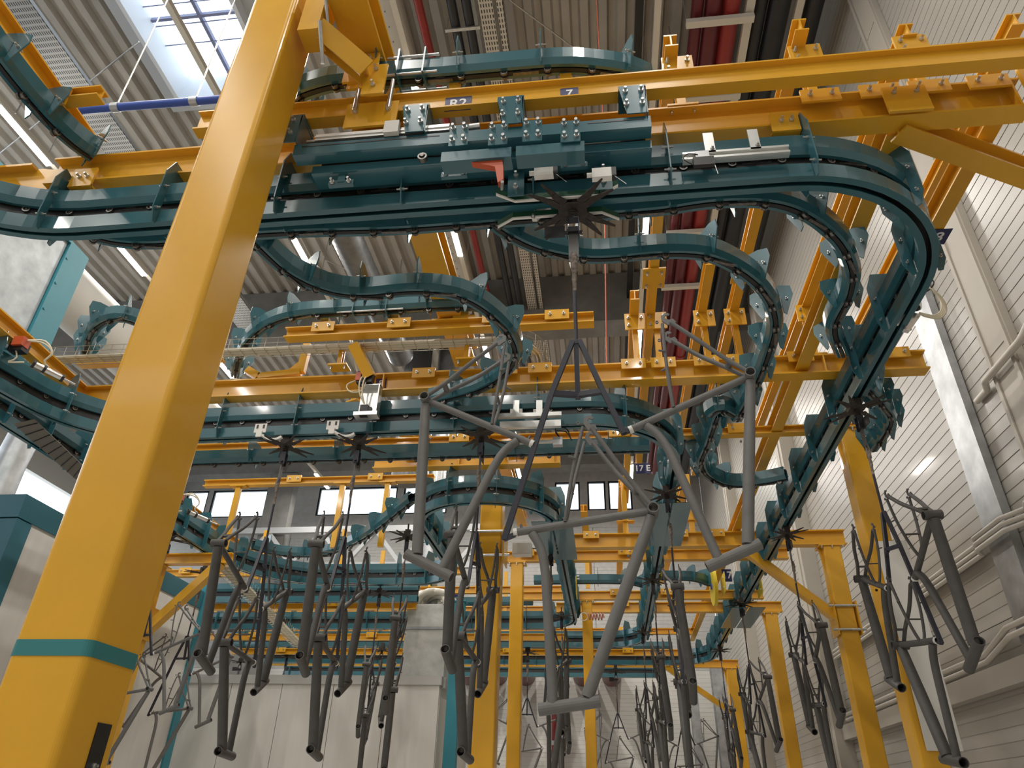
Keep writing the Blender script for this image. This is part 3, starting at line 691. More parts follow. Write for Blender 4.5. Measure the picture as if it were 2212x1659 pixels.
track('teal chain track branching beside the far right lane', spline([(.75, 9.2, 0), (1.15, 9.25, 0), (1.4, 9.5, 0)]), 'single', dz=.02, yokes=.25)
# ================================================================== load carriers and bicycle frames
def local(mb, name, m, parent):
    o = bpy.data.objects.new(name, mb.mesh(name, m)); C.objects.link(o); o.parent = parent; ROOT[o.name] = (0,0,0); return o
def make_frame(k=1.0, kd=1.0, FRAME=FRAME):
    """bare bicycle frame hung by its seat tube: origin at the seat tube top, x along the seat tube, -z towards the head tube"""
    r = thing('bicycle_frame', (0,0,0), 'frame', 'bicycle frame', 'bare bicycle frames hanging on the carriers')
    L = lambda u, v, w=0: V(u-.48, w, -v)
    local(MB().pipe(L(.012,0), L(.48,0), .0138*k, .0115*k, 14), 'seat_tube', FRAME, r)
    tt = spline([L(.425,.012), L(.405,.06), L(.398,.13), L(.405,.24), L(.432,.565)], .03)
    local(MB().tube(tt, .0160*k, 12), 'top_tube', FRAME, r)
    d = MB().tube([L(.01,.02), L(.16,.275), L(.325,.557)], [.0185*kd,.0205*kd,.0200*kd], 14); local(d, 'down_tube', FRAME, r)
    h = local(MB().pipe(L(.288-.03*(kd-1),.572), L(.478+.03*(kd-1),.572), .0190*(k+.6*(kd-1)*.4), .0160*(k+.6*(kd-1)*.4), 16), 'head_tube', FRAME, r)
    local(MB().pipe(L(0,0,-.036*k), L(0,0,.036*k), .0195*k, .0160*k, 16), 'bottom_bracket_shell', FRAME, r)
    for s in (-1, 1):
        local(MB().tube(spline([L(.004,-.012, s*.022), L(.05,-.10, s*.030), L(.10,-.20, s*.052), L(.155,-.325, s*.062)], .04), .0088*k, 10), 'chain_stay', FRAME, r)
        local(MB().tube(spline([L(.305,-.008, s*.012), L(.285,-.07, s*.030), L(.24,-.20, s*.052), L(.185,-.335, s*.062)], .04), .0065*k, 10), 'seat_stay', FRAME, r)
        dp = MB().prism([(0,0), (.012,.03), (.004,.052), (-.018,.058), (-.030,.044), (-.022,.040), (-.012,.046), (-.004,.036), (-.014,.020), (-.030,.018), (-.034,-.004)],
                        (.170-.48, s*.062, .318), (1,0,0), (0,0,1), .006)
        dr = local(dp, 'dropout', FRAME, r)
        local(MB().pipe((.200-.48, s*.062-.003, .352), (.200-.48, s*.062+.003, .352), .007, .0038, 8), 'eyelet', FRAME, r)
        local(MB().cyl(L(.232,-.215, s*.058), L(.255,-.222, s*.072), .0042, 6), 'brake_boss', FRAME, r)
    local(MB().bar(L(.262,-.125,-.040), L(.262,-.125,.040), .008, .008), 'stay_bridge', FRAME, r)
    local(MB().bar(L(.040,-.085,-.030), L(.040,-.085,.030), .020, .012), 'stay_bridge', FRAME, r)
    local(MB().pipe(L(.476,0), L(.490,0), .0150*k, .0112*k, 14), 'seat_ring', WHITE, r)
    local(MB().cyl(L(.46,-.013), L(.46,-.026), .005, 6), 'boss', FRAME, r)
    for u, v in ((.10,.155), (.145,.232)): local(MB().cyl(L(u+.012,v-.010), L(u+.018,v-.014), .005, 6), 'boss', FRAME, r)
    return r
def make_carrier():
    r = thing('load_carrier', (0,0,0), 'carrier', 'carrier', 'hanging load carriers with star wheels')
    m = MB(); m.box((0,0,.07), (.06,.016,.12)); m.box((0,0,.036), (.085,.055,.062)); m.box((.02,-.032,.03), (.04,.012,.04)); local(m, 'trolley_neck', RUST, r)
    m = MB().box((0,0,0), (.13,.10,.007)); star = local(m, 'star_wheel', RUST, r)
    for a0 in (42, 138, 222, 318):
        m = MB()
        for da, rr in ((-11, .225), (11, .215)):
            a = math.radians(a0); b = math.radians(a0+da)
            c, s = math.cos(a), math.sin(a); tip = V(math.cos(b)*rr, math.sin(b)*rr, 0)
            nx, ny = -s, c; base = V(c*.06, s*.06, 0); k = 1 if da > 0 else -1
            p1 = base + V(nx,ny,0)*(.002*k); p2 = base + V(nx,ny,0)*(.034*k); tn = V(-math.sin(b), math.cos(b), 0)
            poly = [p1, p1+V(c,s,0)*.05, tip-tn*.004, tip+tn*.004, p2+V(c,s,0)*.04, p2] if k > 0 else [p2, p2+V(c,s,0)*.04, tip-tn*.004, tip+tn*.004, p1+V(c,s,0)*.05, p1]
            m.prism([(p.x, p.y) for p in poly], (0,0,0), (1,0,0), (0,1,0), .006)
        local(m, 'prong', RUST, star)
    m = MB()
    for i in range(4): m.tube([V(.020*math.cos(t), .020*math.sin(t), -.010-i*.011-.011*t/6.3) for t in np.linspace(0, 6.28, 10)], .004, 5)
    m.cyl((0,0,0), (0,0,-.06), .012, 8); local(m, 'spring', RUST, r)
    m = MB(); m.box((0,0,-.058), (.056,.04,.006)); m.box((-.026,0,-.105), (.005,.04,.10)); m.box((.026,0,-.105), (.005,.04,.10)); cl = local(m, 'clevis', BLUEBLK, r)
    m = MB(); m.cyl((-.042,0,-.135), (.042,0,-.135), .009, 8); m.box((0,-.005,-.13), (.046,.03,.028)); local(m, 'pin', BLACK, cl)
    local(MB().box((-.082,-.004,-.128), (.092,.004,.068)), 'tag_plate', mat('dark_tag', (.028,.025,.025), .5, .3) if 'dark_tag' not in bpy.data.materials else bpy.data.materials['dark_tag'], r)
    m = MB(); m.box((0,0,-.215), (.044,.008,.15)); m.tube([(0,-.004,-.29), (0,.004,-.29)], .022, 12); local(m, 'link_plate', mat('grey_link', (.12,.115,.11), .5, .5), r)
    local(MB().tube([(0,-.006,-.262), (0,-.006,-.30), (0,-.004,-.355), (0,-.003,-.36), (0,-.003,-.41), (0,-.002,-.415), (0,0,-.47)], [.011,.016,.015,.010,.0115,.009,.0085], 8), 'crusted_hook', CRUST, r)
    local(MB().tube([(0,0,-.46), (0,0,-.735)], .0082, 8), 'rod', BLUEBLK, r)
    W = .0195
    m = MB(); m.bar((-.014,0,-.725), (-.100,0,-.965), W, W); m.bar((-.100,0,-.965), (-.268,0,-1.550), W, W); local(m, 'leg', BLUEBLK, r)
    m = MB(); m.bar((.014,0,-.725), (.098,0,-.965), W, W); m.bar((.098,0,-.965), (.168,0,-1.152), W, W); local(m, 'leg', BLUEBLK, r)
    m = MB(); m.bar((0,.004,-.725), (0,.035,-.975), W, W); m.box((0,0,-.73), (.04,.014,.02)); local(m, 'leg', BLUEBLK, r)
    m = MB(); m.bar((-.102,0,-.965), (0,.035,-.958), W, W); m.bar((0,.035,-.958), (.10,0,-.965), W, W); local(m, 'cross_bar', BLUEBLK, r)
    local(MB().bar((-.155,0,-1.192), (-.205,0,-1.165), .014, .014), 'peg', BLUEBLK, r)
    local(MB().bar((.164,0,-1.150), (.215,0,-1.125), .014, .014), 'peg', BLUEBLK, r)
    local(MB().bar((-.270,0,-1.548), (-.205,0,-1.522), .015, .015), 'peg', BLUEBLK, r)
    return r
fslim = make_frame(); ffat = make_frame(1.28, 1.5, FRAMED); cproto = make_carrier()
RZ = lambda a: Matrix.Rotation(math.radians(a), 4, 'Z'); RY = lambda a: Matrix.Rotation(math.radians(a), 4, 'Y'); RX = lambda a: Matrix.Rotation(math.radians(a), 4, 'X')
FR = {'L': ((-.176,0,-1.180), 0, 27), 'R': ((.196,0,-1.134), 180, 21.5), 'C': ((-.226,.0,-1.524), 180, 8)}
SIDE = {'L': 'upper left', 'R': 'upper right', 'C': 'lowest'}
first = {'f': True, 'F': True, 'c': True}
def carrier(px_, yaw, where, which='LRC', sway=0, z=3.965, dy=0, tilts=None, side=None, xy=None, fat=True):
    p = V(xy[0], xy[1], z) if xy else P(px_[0], px_[1], Z=z)
    c = cproto if first['c'] else copy_tree(cproto); first['c'] = False
    M = Matrix.Translation(p) @ RZ(yaw+sway); c.matrix_world = M
    c['label'] = 'dark star-wheel load carrier with A-shaped hanger ' + where
    for k in which:
        kk = 'F' if fat else 'f'; pr = ffat if fat else fslim; f = pr if first[kk] else copy_tree(pr); first[kk] = False
        o, ya, ti = FR[k]; ti += (tilts or {}).get(k, random.uniform(-3, 3) if px_ != (1237,455) else 0)
        f.matrix_world = M @ Matrix.Translation(o) @ RZ(ya + (random.uniform(-6, 6) if px_ != (1237,455) else {'L': -3, 'R': -7, 'C': -1}[k])) @ RY(ti) @ RX({'L': -4, 'R': 1, 'C': 0}[k])
        f['label'] = ('grey fat-tubed' if fat else 'grey slim-tubed') + ' ' + 'bicycle frame, %s on the carrier %s' % ((side or SIDE)[k], where)
    return c
carrier((1237,455), 0, 'in the centre foreground', fat=False)
NF = {'L': 'near side', 'R': 'far side', 'C': 'lowest'}; FN = {'L': 'far side', 'R': 'near side', 'C': 'lowest'}
# along the right wall track
carrier((1850,885), 90, 'by the white sheet at right', side=NF, sway=3)
carrier((1700,1155), 90, 'second along the right wall', side=NF, sway=-2)
carrier((1600,1305), 90, 'third along the right wall', side=NF, sway=4)
carrier((1555,1405), 90, 'fourth along the right wall', side=NF)
# second track
carrier((775,962), -90, 'below the number 9 sign', side=FN, sway=4, tilts={'L': 2, 'R': -4, 'C': 0})
carrier((618,965), -90, 'left of the number 9 sign', side=FN, sway=6, tilts={'L': 2, 'R': -3, 'C': -4})
carrier((1040,945), -90, 'right of the number 9 sign', side=FN, sway=-3)
carrier((1440,1068), 90, 'nearest on the middle lane', side=NF, sway=-6)
carrier((1410,1255), 90, 'second on the middle lane', side=NF)
carrier((1388,1367), 90, 'third on the middle lane', side=NF, sway=8)
# left and arch track
carrier((365,1165), -4, 'beside the thick yellow column', fat=False)
carrier((440,1238), -12, 'behind the left collared column', fat=False)
carrier((880,1160), -75, 'left of the teal arch', side=FN)
carrier((1190,1190), 80, 'nearest on the lane after the arch', which='RC', side=NF)
carrier((1213,1333), 95, 'second on the lane after the arch', side=NF)
# far cross lanes
carrier((820,1283), -80, 'above the shiny duct box', side=FN)
carrier((825,1405), 0, 'far left of the shiny duct box', fat=False)
carrier((1140,1410), 4, 'in the far middle, left', fat=False)
carrier((1330,1452), -3, 'in the far middle, right', fat=False)
carrier((520,1430), 10, 'far behind the left frames', which='LR', fat=False)
carrier((620,1420), -70, 'far above the white booth', which='LC')
carrier((1470,1470), 15, 'at the far wall end', fat=False)
# ================================================================== signs
def text_obj(s, size, M, m, parent, sx=1.0):
    cu = bpy.data.curves.new('lettering', 'FONT'); cu.body = s; cu.size = size; cu.align_x = 'CENTER'; cu.align_y = 'CENTER'; cu.extrude = .0006; cu.offset = size*.018
    o = bpy.data.objects.new('tmp', cu); C.objects.link(o)
    dg = bpy.context.evaluated_depsgraph_get(); me = bpy.data.meshes.new_from_object(o.evaluated_get(dg))
    bpy.data.objects.remove(o); me.materials.clear(); me.materials.append(m)
    return part('lettering', me, parent, M)
def sign(s, c, ax, ay, w, h, label, m=NAVY, ts=.8):
    """flat sign plate centred at c, ax to the right of the writing, ay up"""
    c = Vector(c); ax = Vector(ax).normalized(); ay = Vector(ay).normalized(); n = ax.cross(ay)
    r = thing('number_sign', c, label, 'sign', 'navy location signs')
    MB().box(c, (w, h, .003), (ax, ay, n)).build('plate', m, r)
    text_obj(s, h*ts, frame_mat(c + n*.0022, ax, ay, n), LETTER, r)
    return r
sign('R2', (-.60, R2Y-.0066, 4.548), (1,0,0), (0,0,1), .130, .100, 'navy sign reading R2 on the orange-yellow beam')
sign('7', (-.06, R2Y-.0066, 4.550), (1,0,0), (0,0,1), .085, .085, 'navy sign reading 7 on the orange-yellow beam')
sign('9', P(823, 828, Y=4.56)+V(0,0,0), (1,0,0), (0,0,1), .085, .085, 'violet sign reading 9 on the second cross beam', m=PURPLE)
e8 = P(2027, 512, Z=4.50); sign('8', (e8.x, e8.y, 4.50), (1,0,0), (0,-1,0), .11, .13, 'navy sign reading 8 under the beam near the right wall')
sign('10', (-4.56, 6.85, 4.46), (.0,1,0), (0,0,1), .12, .09, 'black sign reading 10 on the left long beam', m=BLACK)
e = P(1388, 1012, Y=6.0); sign('17 E', e, (1,0,0), (0,0,1), .13, .10, 'navy sign reading 17 E on the middle lane')
e = P(1570, 1243, Y=9.3); sign('17', e, (1,0,0), (0,0,1), .12, .16, 'navy sign reading 17 on the right wall lane')
e = P(1233, 1245, Y=9.3); sign('17 E', e, (1,0,0), (0,0,1), .12, .16, 'navy sign reading 17 E on the lane after the arch')
# ================================================================== drive unit on the front track
du = thing('drive_unit', (-.5, 2.2, 4.2), 'teal drive and tension unit bolted below the R2 beam', 'drive unit')
X0, X1 = -1.36, .30
m = MB(); m.span((X0, 2.135, 4.212), (X1, 2.141, 4.284)); m.span((X0, 2.141, 4.212), (X1, 2.20, 4.218)); m.span((X0, 2.141, 4.278), (X1, 2.165, 4.284)); m.build('front_channel', TEAL, du)
MB().span((X0, 2.20, 4.300), (X1, 2.212, 4.312)).build('guide_rod', TEAL, du)
MB().span((X0, 2.225, 4.345), (X1, 2.237, 4.357)).build('guide_rod', TEAL, du)
MB().span((X0+.08, 2.20, 4.150), (X1, 2.30, 4.156)).span((X0+.08, 2.20, 4.156), (X1, 2.206, 4.200)).build('lower_channel', TEAL, du)
MB().span((X0+.10, 2.24, 4.205), (X1-.02, 2.30, 4.296)).build('gap_shade', DARK, du)  # added dark plate, its colour stands in for the shade between the channels
for xa, xb, z in ((P(955,325,Y=2.08).x, P(1105,320,Y=2.08).x, P(1030,335,Y=2.08).z), (P(1115,315,Y=2.08).x, P(1262,305,Y=2.08).x, P(1190,322,Y=2.08).z)):
    m = MB(); m.span((xa, 2.075, z-.03), (xb, 2.081, z+.03)); m.span((xa, 2.081, z-.03), (xb, 2.15, z-.024)); m.span((xa, 2.081, z+.024), (xb, 2.11, z+.03)); m.build('slide_channel', TEAL, du)
for a_, b_ in ((X0+.04, -.66), (.02, X1-.03)): MB().span((a_, 2.1335, 4.262), (b_, 2.1352, 4.269)).build('slot', DARK, du)
MB().span((X0+.02, 2.150, 4.286), (X1-.02, 2.198, 4.290)).build('slot', DARK, du)
for a_, b_ in ((737, 398), (982, 372), (1240, 350)):
    c_ = P(a_, b_, Y=2.225); m = MB(); m.box((c_.x, 2.225, 4.195), (.11, .02, .010)); m.box((c_.x, 2.225, 4.145), (.035, .02, .09)); m.box((c_.x, 2.228, 4.10), (.12, .02, .03)); tb_ = m.build('tee_bracket', TEAL, du)
    for e_ in (-.04, .04): part('bolt', BOLTM, tb_, Matrix.Translation((c_.x+e_, 2.218, 4.10)))
STUD = MB().tube([(0,0,0), (0,-.008,0)], .012, 6, smooth=False).tube([(0,-.008,0), (0,-.030,-.004)], .0075, 8).mesh('stud', ZINC)
for x, z, w in [(P(a_, b_, Y=2.066).x, P(a_, b_, Y=2.066).z, .085) for a_, b_ in ((991, 293), (1076, 291), (1150, 283), (1232, 284))]:
    pl = MB().box((x, 2.066, z), (w, .006, .135)).build('adjuster_plate', TEAL, du)
    for sx in (-.026, .026):
        for sz in (.045, -.035): part('stud', STUD, du, Matrix.Translation((x+sx, 2.063, z+sz)))
for i, (a, b) in enumerate(((612,668), (875,930), (1076,1133), (1338,1398))):
    xa = P(a, 235, Y=2.15).x; xb = P(b, 235, Y=2.15).x; xm = (xa+xb)/2
    m = MB(); m.span((xa, 2.125, 4.480), (xb, 2.255, 4.492)); m.span((xa, 2.120, 4.462), (xb, 2.255, 4.474)); m.build('clamp_plates', TEAL, du)
    MB().prism([(xa-xm,.165), (xb-xm,.165), (xb-xm-.01,-.02), (xa-xm+.03,-.02)], (xm, 2.118, 4.305), (1,0,0), (0,0,1), .006).build('hanger_plate', TEAL, du)
    MB().prism([(0,0), (.12,0), (.12,.16), (.02,.19), (0,.19)], (xb-.004, 2.115, 4.285), (0,1,0), (0,0,1), .006).build('hanger_plate', TEAL, du)
    for sx in (.03, .10):
        for z in (4.435, 4.345): part('bolt', BOLTM, du, Matrix.Translation((xa+sx, 2.115, z)))
cyl = thing('pneumatic_cylinder', (-.9, 2.16, 4.31), 'long aluminium pneumatic cylinder lying on the drive unit', 'cylinder')
m = MB(); m.span((-1.27, 2.142, 4.312), (-.62, 2.184, 4.354)); m.span((-1.27, 2.136, 4.328), (-.62, 2.142, 4.338)); m.build('barrel', ALU, cyl)
MB().cyl((-1.32, 2.163, 4.333), (-1.27, 2.163, 4.333), .009, 8).build('piston_rod', ZINC, cyl)
MB().cyl((-.62, 2.163, 4.333), (-.48, 2.163, 4.345), .016, 10).build('gland', ALU, cyl)
MB().span((-.925, 2.110, 4.29), (-.855, 2.135, 4.37)).build('mount', WHITE, cyl)
lv = thing('release_lever', (-.45, 2.09, 4.1), 'bright orange-red bent lever on the drive unit', 'lever')
o = P(1000, 350, Y=2.10)
q = [P(x, y, Y=2.105) for x, y in ((968,347), (1030,340), (1085,342), (1088,368), (1088,392), (1076,400), (1070,365), (1020,356))]
MB().prism([(p.x-o.x, p.z-o.z) for p in q][::-1], (o.x, 2.105, o.z), (1,0,0), (0,0,1), .03).build('lever_arm', ORANGE, lv)
a = P(1082, 397, Y=2.09); MB().cyl(a+V(0,.03,0), a+V(.01,-.03,-.02), .007, 8).build('lever_pin', ZINC, lv)
w = P(913, 341, Y=2.14); m = MB(); m.pipe(w+V(0,-.012,0), w+V(0,.012,0), .022, .014, 16); m.cyl(w+V(0,-.018,0), w+V(0,.01,0), .009, 8)
m.build('guide_wheel', CHAIN, du)
for i, (x, y, lab) in enumerate(((1175, 373, 'left'), (1300, 377, 'right'))):
    c = P(x, y, Y=2.19); s = thing('limit_switch', c, '%s pale limit switch box on the front track' % lab, 'switch', 'pale limit switches')
    MB().box(c, (.085, .03, .055)).build('housing', WHITE, s)
    MB().box(c+V(.052,0,0), (.02, .034, .05)).build('head', BLACK, s)
    MB().cyl(c+V(-.043,0,0), c+V(-.065,0,0), .011, 8).build('gland', WHITE, s)
    MB().tube([c+V(.05,-.01,-.02), c+V(.10,-.03,-.10)], .0018, 5).build('whisker', ZINC, s)
for i, (x, y) in enumerate(((1115, 385), (1305, 400))):
    c = P(x, y, Y=2.27); s = thing('guide_bracket', c, '%s teal bolted bracket above the star wheel guide' % ('left', 'right')[i], 'bracket', 'star wheel guide brackets')
    MB().box((c.x, 2.272, 4.06), (.075, .006, .15)).build('plate', TEAL, s)
    for z in (4.03, 4.11): part('bolt', BOLTM, s, Matrix.Translation((c.x, 2.268, z)))
for i, (yy, lab) in enumerate(((2.305, 'front'), (2.425, 'rear'))):
    a = P(1075, 425, Y=yy).x; b = P(1335, 420, Y=yy).x
    g = thing('guide_strip', ((a+b)/2, yy, 3.99), '%s green guide strip with white edge around the star wheel' % lab, 'guide', 'star wheel guide strips')
    e = -1 if i == 0 else 1
    pr = [(a, .05*e), (a+.08, 0), (b-.08, 0), (b, .05*e), (b, .05*e-.012*e), (b-.08, -.012*e), (a+.08, -.012*e), (a, .05*e-.012*e)]
    MB().prism([(x-a, y) for x, y in (pr if e > 0 else pr[::-1])], (a, yy, 4.012), (1,0,0), (0,1,0), .03).build('strip', GREEN, g)
    MB().prism([(x-a, y) for x, y in (pr if e > 0 else pr[::-1])], (a, yy, 3.992), (1,0,0), (0,1,0), .008).build('edge', WHITE, g)
fg = thing('stop_finger', P(1160, 455, Y=2.42), 'white curved stop finger beside the star wheel', 'stop')
fp = [P(x, y, Y=2.44) for x, y in ((1148,468), (1165,448), (1185,442), (1190,450), (1172,462), (1160,474), (1150,474))]
MB().prism([(p.x-fp[0].x, p.z-fp[0].z) for p in fp][::-1], (fp[0].x, 2.44, fp[0].z), (1,0,0), (0,0,1), .03).build('finger', WHITE, fg)
MB().bolt(P(1152,470,Y=2.42), (0,-1,0), .011, .016).build('bolt', ZINC, fg)
# aluminium profile on the right of the front track
ap = thing('sensor_rail', (.66, 2.27, 4.13), 'aluminium profile rail with two upright brackets on the front track', 'sensor rail')
ra = P(1475, 347, Y=2.265); rb = P(1703, 321, Y=2.265); zz = (ra.z+rb.z)/2
m = MB()
for dz in (-.017, .017): m.span((ra.x, 2.25, zz+dz-.006), (rb.x, 2.285, zz+dz+.006))
m.span((ra.x, 2.262, zz-.015), (rb.x, 2.274, zz+.015)); m.build('profile', ALU, ap)
for x, y in ((1530, 305), (1627, 300)):
    c = P(x, y, Y=2.26); MB().box((c.x, 2.255, zz+.075), (.045, .01, .13)).build('upright', ALU, ap); MB().bolt((c.x+.01, 2.249, zz+.035), (0,-1,0), .010, .012).build('bolt', ZINC, ap)
c = P(1520, 350, Y=2.24); MB().box(c, (.09, .02, .05)).build('sensor', BLACK, ap); MB().box(c+V(0,.005,.04), (.06, .008, .07)).build('sensor_bracket', GALV, ap)
MB().tube([c+V(.045,0,-.02), c+V(.05,-.01,-.09)], .002, 5).build('whisker', ZINC, ap)
MB().tube(spline([c+V(-.05,0,-.01), c+V(-.09,-.01,.02), c+V(-.06,.0,.06), c+V(-.02,0,.05)], .02), .0025, 6).build('cable', BLACK, ap)
# ================================================================== stop unit by sign 9
mu = thing('stop_unit', (-1.68, 4.45, 4.1), 'aluminium stop unit with black valve and cream hoses by sign 9', 'stop unit')
a = P(775, 895, Y=4.46); b = P(818, 835, Y=4.46)
m = MB(); m.box(((a.x+b.x)/2+.01, 4.47, 4.22), (.16, .008, .26)); m.box(((a.x+b.x)/2+.085, 4.44, 4.22), (.008, .07, .26)); m.box(((a.x+b.x)/2+.01, 4.435, 4.095), (.18, .08, .03)); m.box(((a.x+b.x)/2+.02, 4.44, 4.345), (.15, .07, .006)); m.build('bracket', ALU, mu)
c = P(790, 818, Y=4.42); MB().box(c, (.12, .07, .10)).build('valve_block', BLACK, mu); MB().box(c+V(-.045,-.02,0), (.04, .05, .07)).build('valve_cap', ORANGE, mu)
c2 = P(787, 888, Y=4.42); m = MB(); m.box(c2, (.06, .04, .09)); m.box(c2+V(.04,0,.01), (.03, .03, .03)); m.build('cylinder', BLACK, mu)
for k in range(2): MB().tube(spline([c+V(.0+k*.03,-.04,.02), c+V(-.02+k*.03,-.06,-.06), c+V(-.01+k*.02,-.05,-.16), c2+V(0,-.02,.05)], .02), .006, 6).build('hose', CREAM, mu)
MB().tube(spline([c+V(-.06,-.03,-.03), c+V(-.12,-.05,-.08), c+V(-.09,-.05,-.14), c+V(-.0,-.05,-.14), c+V(.02,-.04,-.06)], .02), .005, 6).build('hose', CREAM, mu)
MB().tube(spline([c+V(-.05,-.01,.03), c+V(-.09,0,.10), c+V(-.12,0,.22)], .03), .005, 6).build('hose', CREAM, mu)
for i, (x, y) in enumerate(((563, 925), (719, 918))):
    c = P(x, y, Y=4.52); s = thing('stop_plate', c, '%s white stop plate with curved finger on the second track' % ('left', 'right')[i], 'stop', 'white stop plates')
    m = MB(); m.box(c, (.095, .006, .075)); m.box(c+V(0,-.004,-.05), (.045, .012, .05)); m.build('plate', WHITE, s)
    for sx in (-.025, .025): MB().box(c+V(sx,-.004,.012), (.014, .004, .03)).build('slot', BLACK, s)
    f = spline([c+V(.02,0,-.06), c+V(.07,.02,-.085), c+V(.13,.03,-.085), c+V(.17,.03,-.065)], .02); MB().sweep([(-.012,-.009), (.012,-.009), (.012,.009), (-.012,.009)], f).build('finger', WHITE, s)
sr = thing('sensor_rail', (-.48, 4.5, 4.08), 'polished double rail on the second track behind the hanger', 'sensor rail')
for x0, x1, y, h in ((1073, 1213, 898, .03), (1080, 1212, 918, .05)):
    a = P(x0, y+4, Y=4.50); b = P(x1, y-5, Y=4.50); MB().bar((a.x,4.50,(a.z+b.z)/2), (b.x,4.50,(a.z+b.z)/2), .035, h).build('rail', ALU, sr)
for x in (1115, 1165):
    c = P(x, 882, Y=4.49); MB().box(c, (.045, .012, .13)).build('upright', ALU, sr); MB().box(c+V(0,.01,-.03), (.09, .006, .06)).build('foot', WHITE, sr)
c = P(1205, 955, Y=4.6); s = thing('junction_box', c, 'small grey junction box with black cables below the double rail', 'junction box')
MB().box(c, (.07, .05, .06)).build('housing', GALV, s); MB().box(c+V(-.16,0,.005), (.26, .02, .02)).build('arm', ALU, s)
for k in range(2): MB().tube(spline([c+V(.02,0,.03), c+V(-.02,0,.09+k*.02), c+V(.06,.02,.09+k*.03), c+V(.10,.02,.02)], .02), .004, 5).build('cable', BLACK, s)
# ================================================================== right curve: stop with hoses
c = P(1985, 655, Y=3.5); s = thing('stop_unit', c, 'white toothed stop segment with pale hoses at the right curve', 'stop unit')
arc = [P(x, y, Y=3.5) for x, y in ((1990,655), (1965,657), (1945,672), (1930,698), (1941,702), (1954,682), (1970,668), (1990,668))]
MB().prism([(p.x-arc[0].x, p.z-arc[0].z) for p in arc], (arc[0].x, 3.5, arc[0].z), (1,0,0), (0,0,1), .02).build('toothed_segment', WHITE, s)
q = [P(x, y, Y=3.52) for x, y in ((1952,712), (1968,675), (1990,680), (1965,715))]; MB().prism([(p.x-q[0].x, p.z-q[0].z) for p in q][::-1], (q[0].x, 3.53, q[0].z), (1,0,0), (0,0,1), .03).build('cylinder', ALU, s)
MB().cyl(P(1980,665,Y=3.47), P(1980,665,Y=3.55), .02, 10).build('pivot', BLACK, s)
for k in range(4):
    h = [P(x+k*3, y+k*2, Y=3.5) for x, y in ((1983,612), (2008,622), (2030,645), (2034,668), (2018,682), (1985,676))]
    MB().tube(spline(h, .02), .006, 6).build('hose', CREAM, s)
MB().tube(spline([P(x, y, Y=3.5) for x, y in ((1990,632), (2005,628), (2018,612), (2008,600), (1998,606))], .02), .004, 6).build('cable', BLACK, s)
for i, (x, y, yy) in enumerate(((1898, 655, 3.75), (1880, 710, 4.1), (1868, 728, 4.25))):
    c = P(x, y, Y=yy); s = thing('proximity_sensor', c, 'small sensor on a zinc bracket at the right lane, %s from the front' % ORD[i], 'sensor', 'lane sensors')
    MB().box(c, (.05, .07, .045)).build('housing', BLACK, s); MB().box(c+V(0,-.01,.04), (.03, .006, .07)).build('bracket', ZINC, s)
# ================================================================== left pneumatic units
def pneu(px0, yy, label):
    c = P(*px0, Y=yy); s = thing('pneumatic_unit', c, label, 'pneumatic unit', 'pneumatic stop units on the left')
    d = V(.55,.75,-.12).normalized(); k = .9 if yy < 5 else 1.0
    MB().cyl(c, c+d*.22*k, .022, 10).build('cylinder', ALU, s)
    for t in (0, .08, .22): MB().cyl(c+d*t*k, c+d*(t+.02)*k, .030, 8).build('cylinder_cap', BLACK, s)
    MB().cyl(c+d*.24*k, c+d*.33*k, .008, 8).build('piston_rod', ZINC, s)
    v = c+V(-.10,-.06,.14); MB().box(v, (.08, .07, .07)).build('valve_cap', ORANGE, s); MB().box(v+V(-.02,.02,-.03), (.11, .07, .07)).build('valve_block', BLACK, s)
    for q in range(2): MB().tube(spline([v+V(.03,0,.02), v+V(.12,.06,.03+q*.02), v+V(.18,.10,-.03), v+V(.14,.10,-.10), c+d*.1+V(0,0,.03)], .03), .007, 6).build('hose', CREAM, s)
    MB().tube(spline([v+V(-.02,0,-.05), v+V(0,.02,-.12), v+V(-.05,.0,-.16), c+V(-.05,-.02,0)], .03), .006, 6).build('hose', CREAM, s)
pneu((70, 785), 3.75, 'pneumatic unit with orange cap and pale hoses at the left edge')
pneu((405, 1105), 6.35, 'pneumatic unit with pale hoses right of the thick column')
# ================================================================== cable basket
cb = thing('cable_basket', (-1.5, 4.38, 4.66), 'long wire mesh cable basket with pale cables above the number 9 beam', 'cable tray')
path = fillet([(-4.6, 4.36, 0), (-.42, 4.40, 0), (-.42, 5.6, 0)], .25)
zb = 4.665
m = MB()
for dy, dz in ((-.06,0), (-.03,0), (0,0), (.03,0), (.06,0), (-.06,.05), (.06,.05), (-.06,.10), (.06,.10)):
    m.tube([Vector((p[0], p[1], zb+dz)) + basis(Vector(path[min(i+1,len(path)-1)])-Vector(path[max(i-1,0)]))[1]*dy for i, p in enumerate(path)], .0028, 4, smooth=False)
m.build('long_wires', WIRE, cb, kind='stuff')
u = MB().tube([(0,-.06,.10), (0,-.06,0), (0,.06,0), (0,.06,.10)], .0028, 4, smooth=False).mesh('hoop_wire', WIRE)
s = .05
while s < plen([Vector(p) for p in path]):
    p, d = at_len([Vector(p) for p in path], s); d, sd, uu = basis(d); part('hoop_wire', u, cb, frame_mat((p.x, p.y, zb), d, sd, uu)); s += .10
for k in range(5):
    MB().tube([Vector((p[0], p[1]+(-.035+k*.017), zb+.012+.006*(k % 2))) for p in path], .009 if k % 2 else .013, 6).build('cable', CREAM if k % 2 == 0 else WHITE, cb)
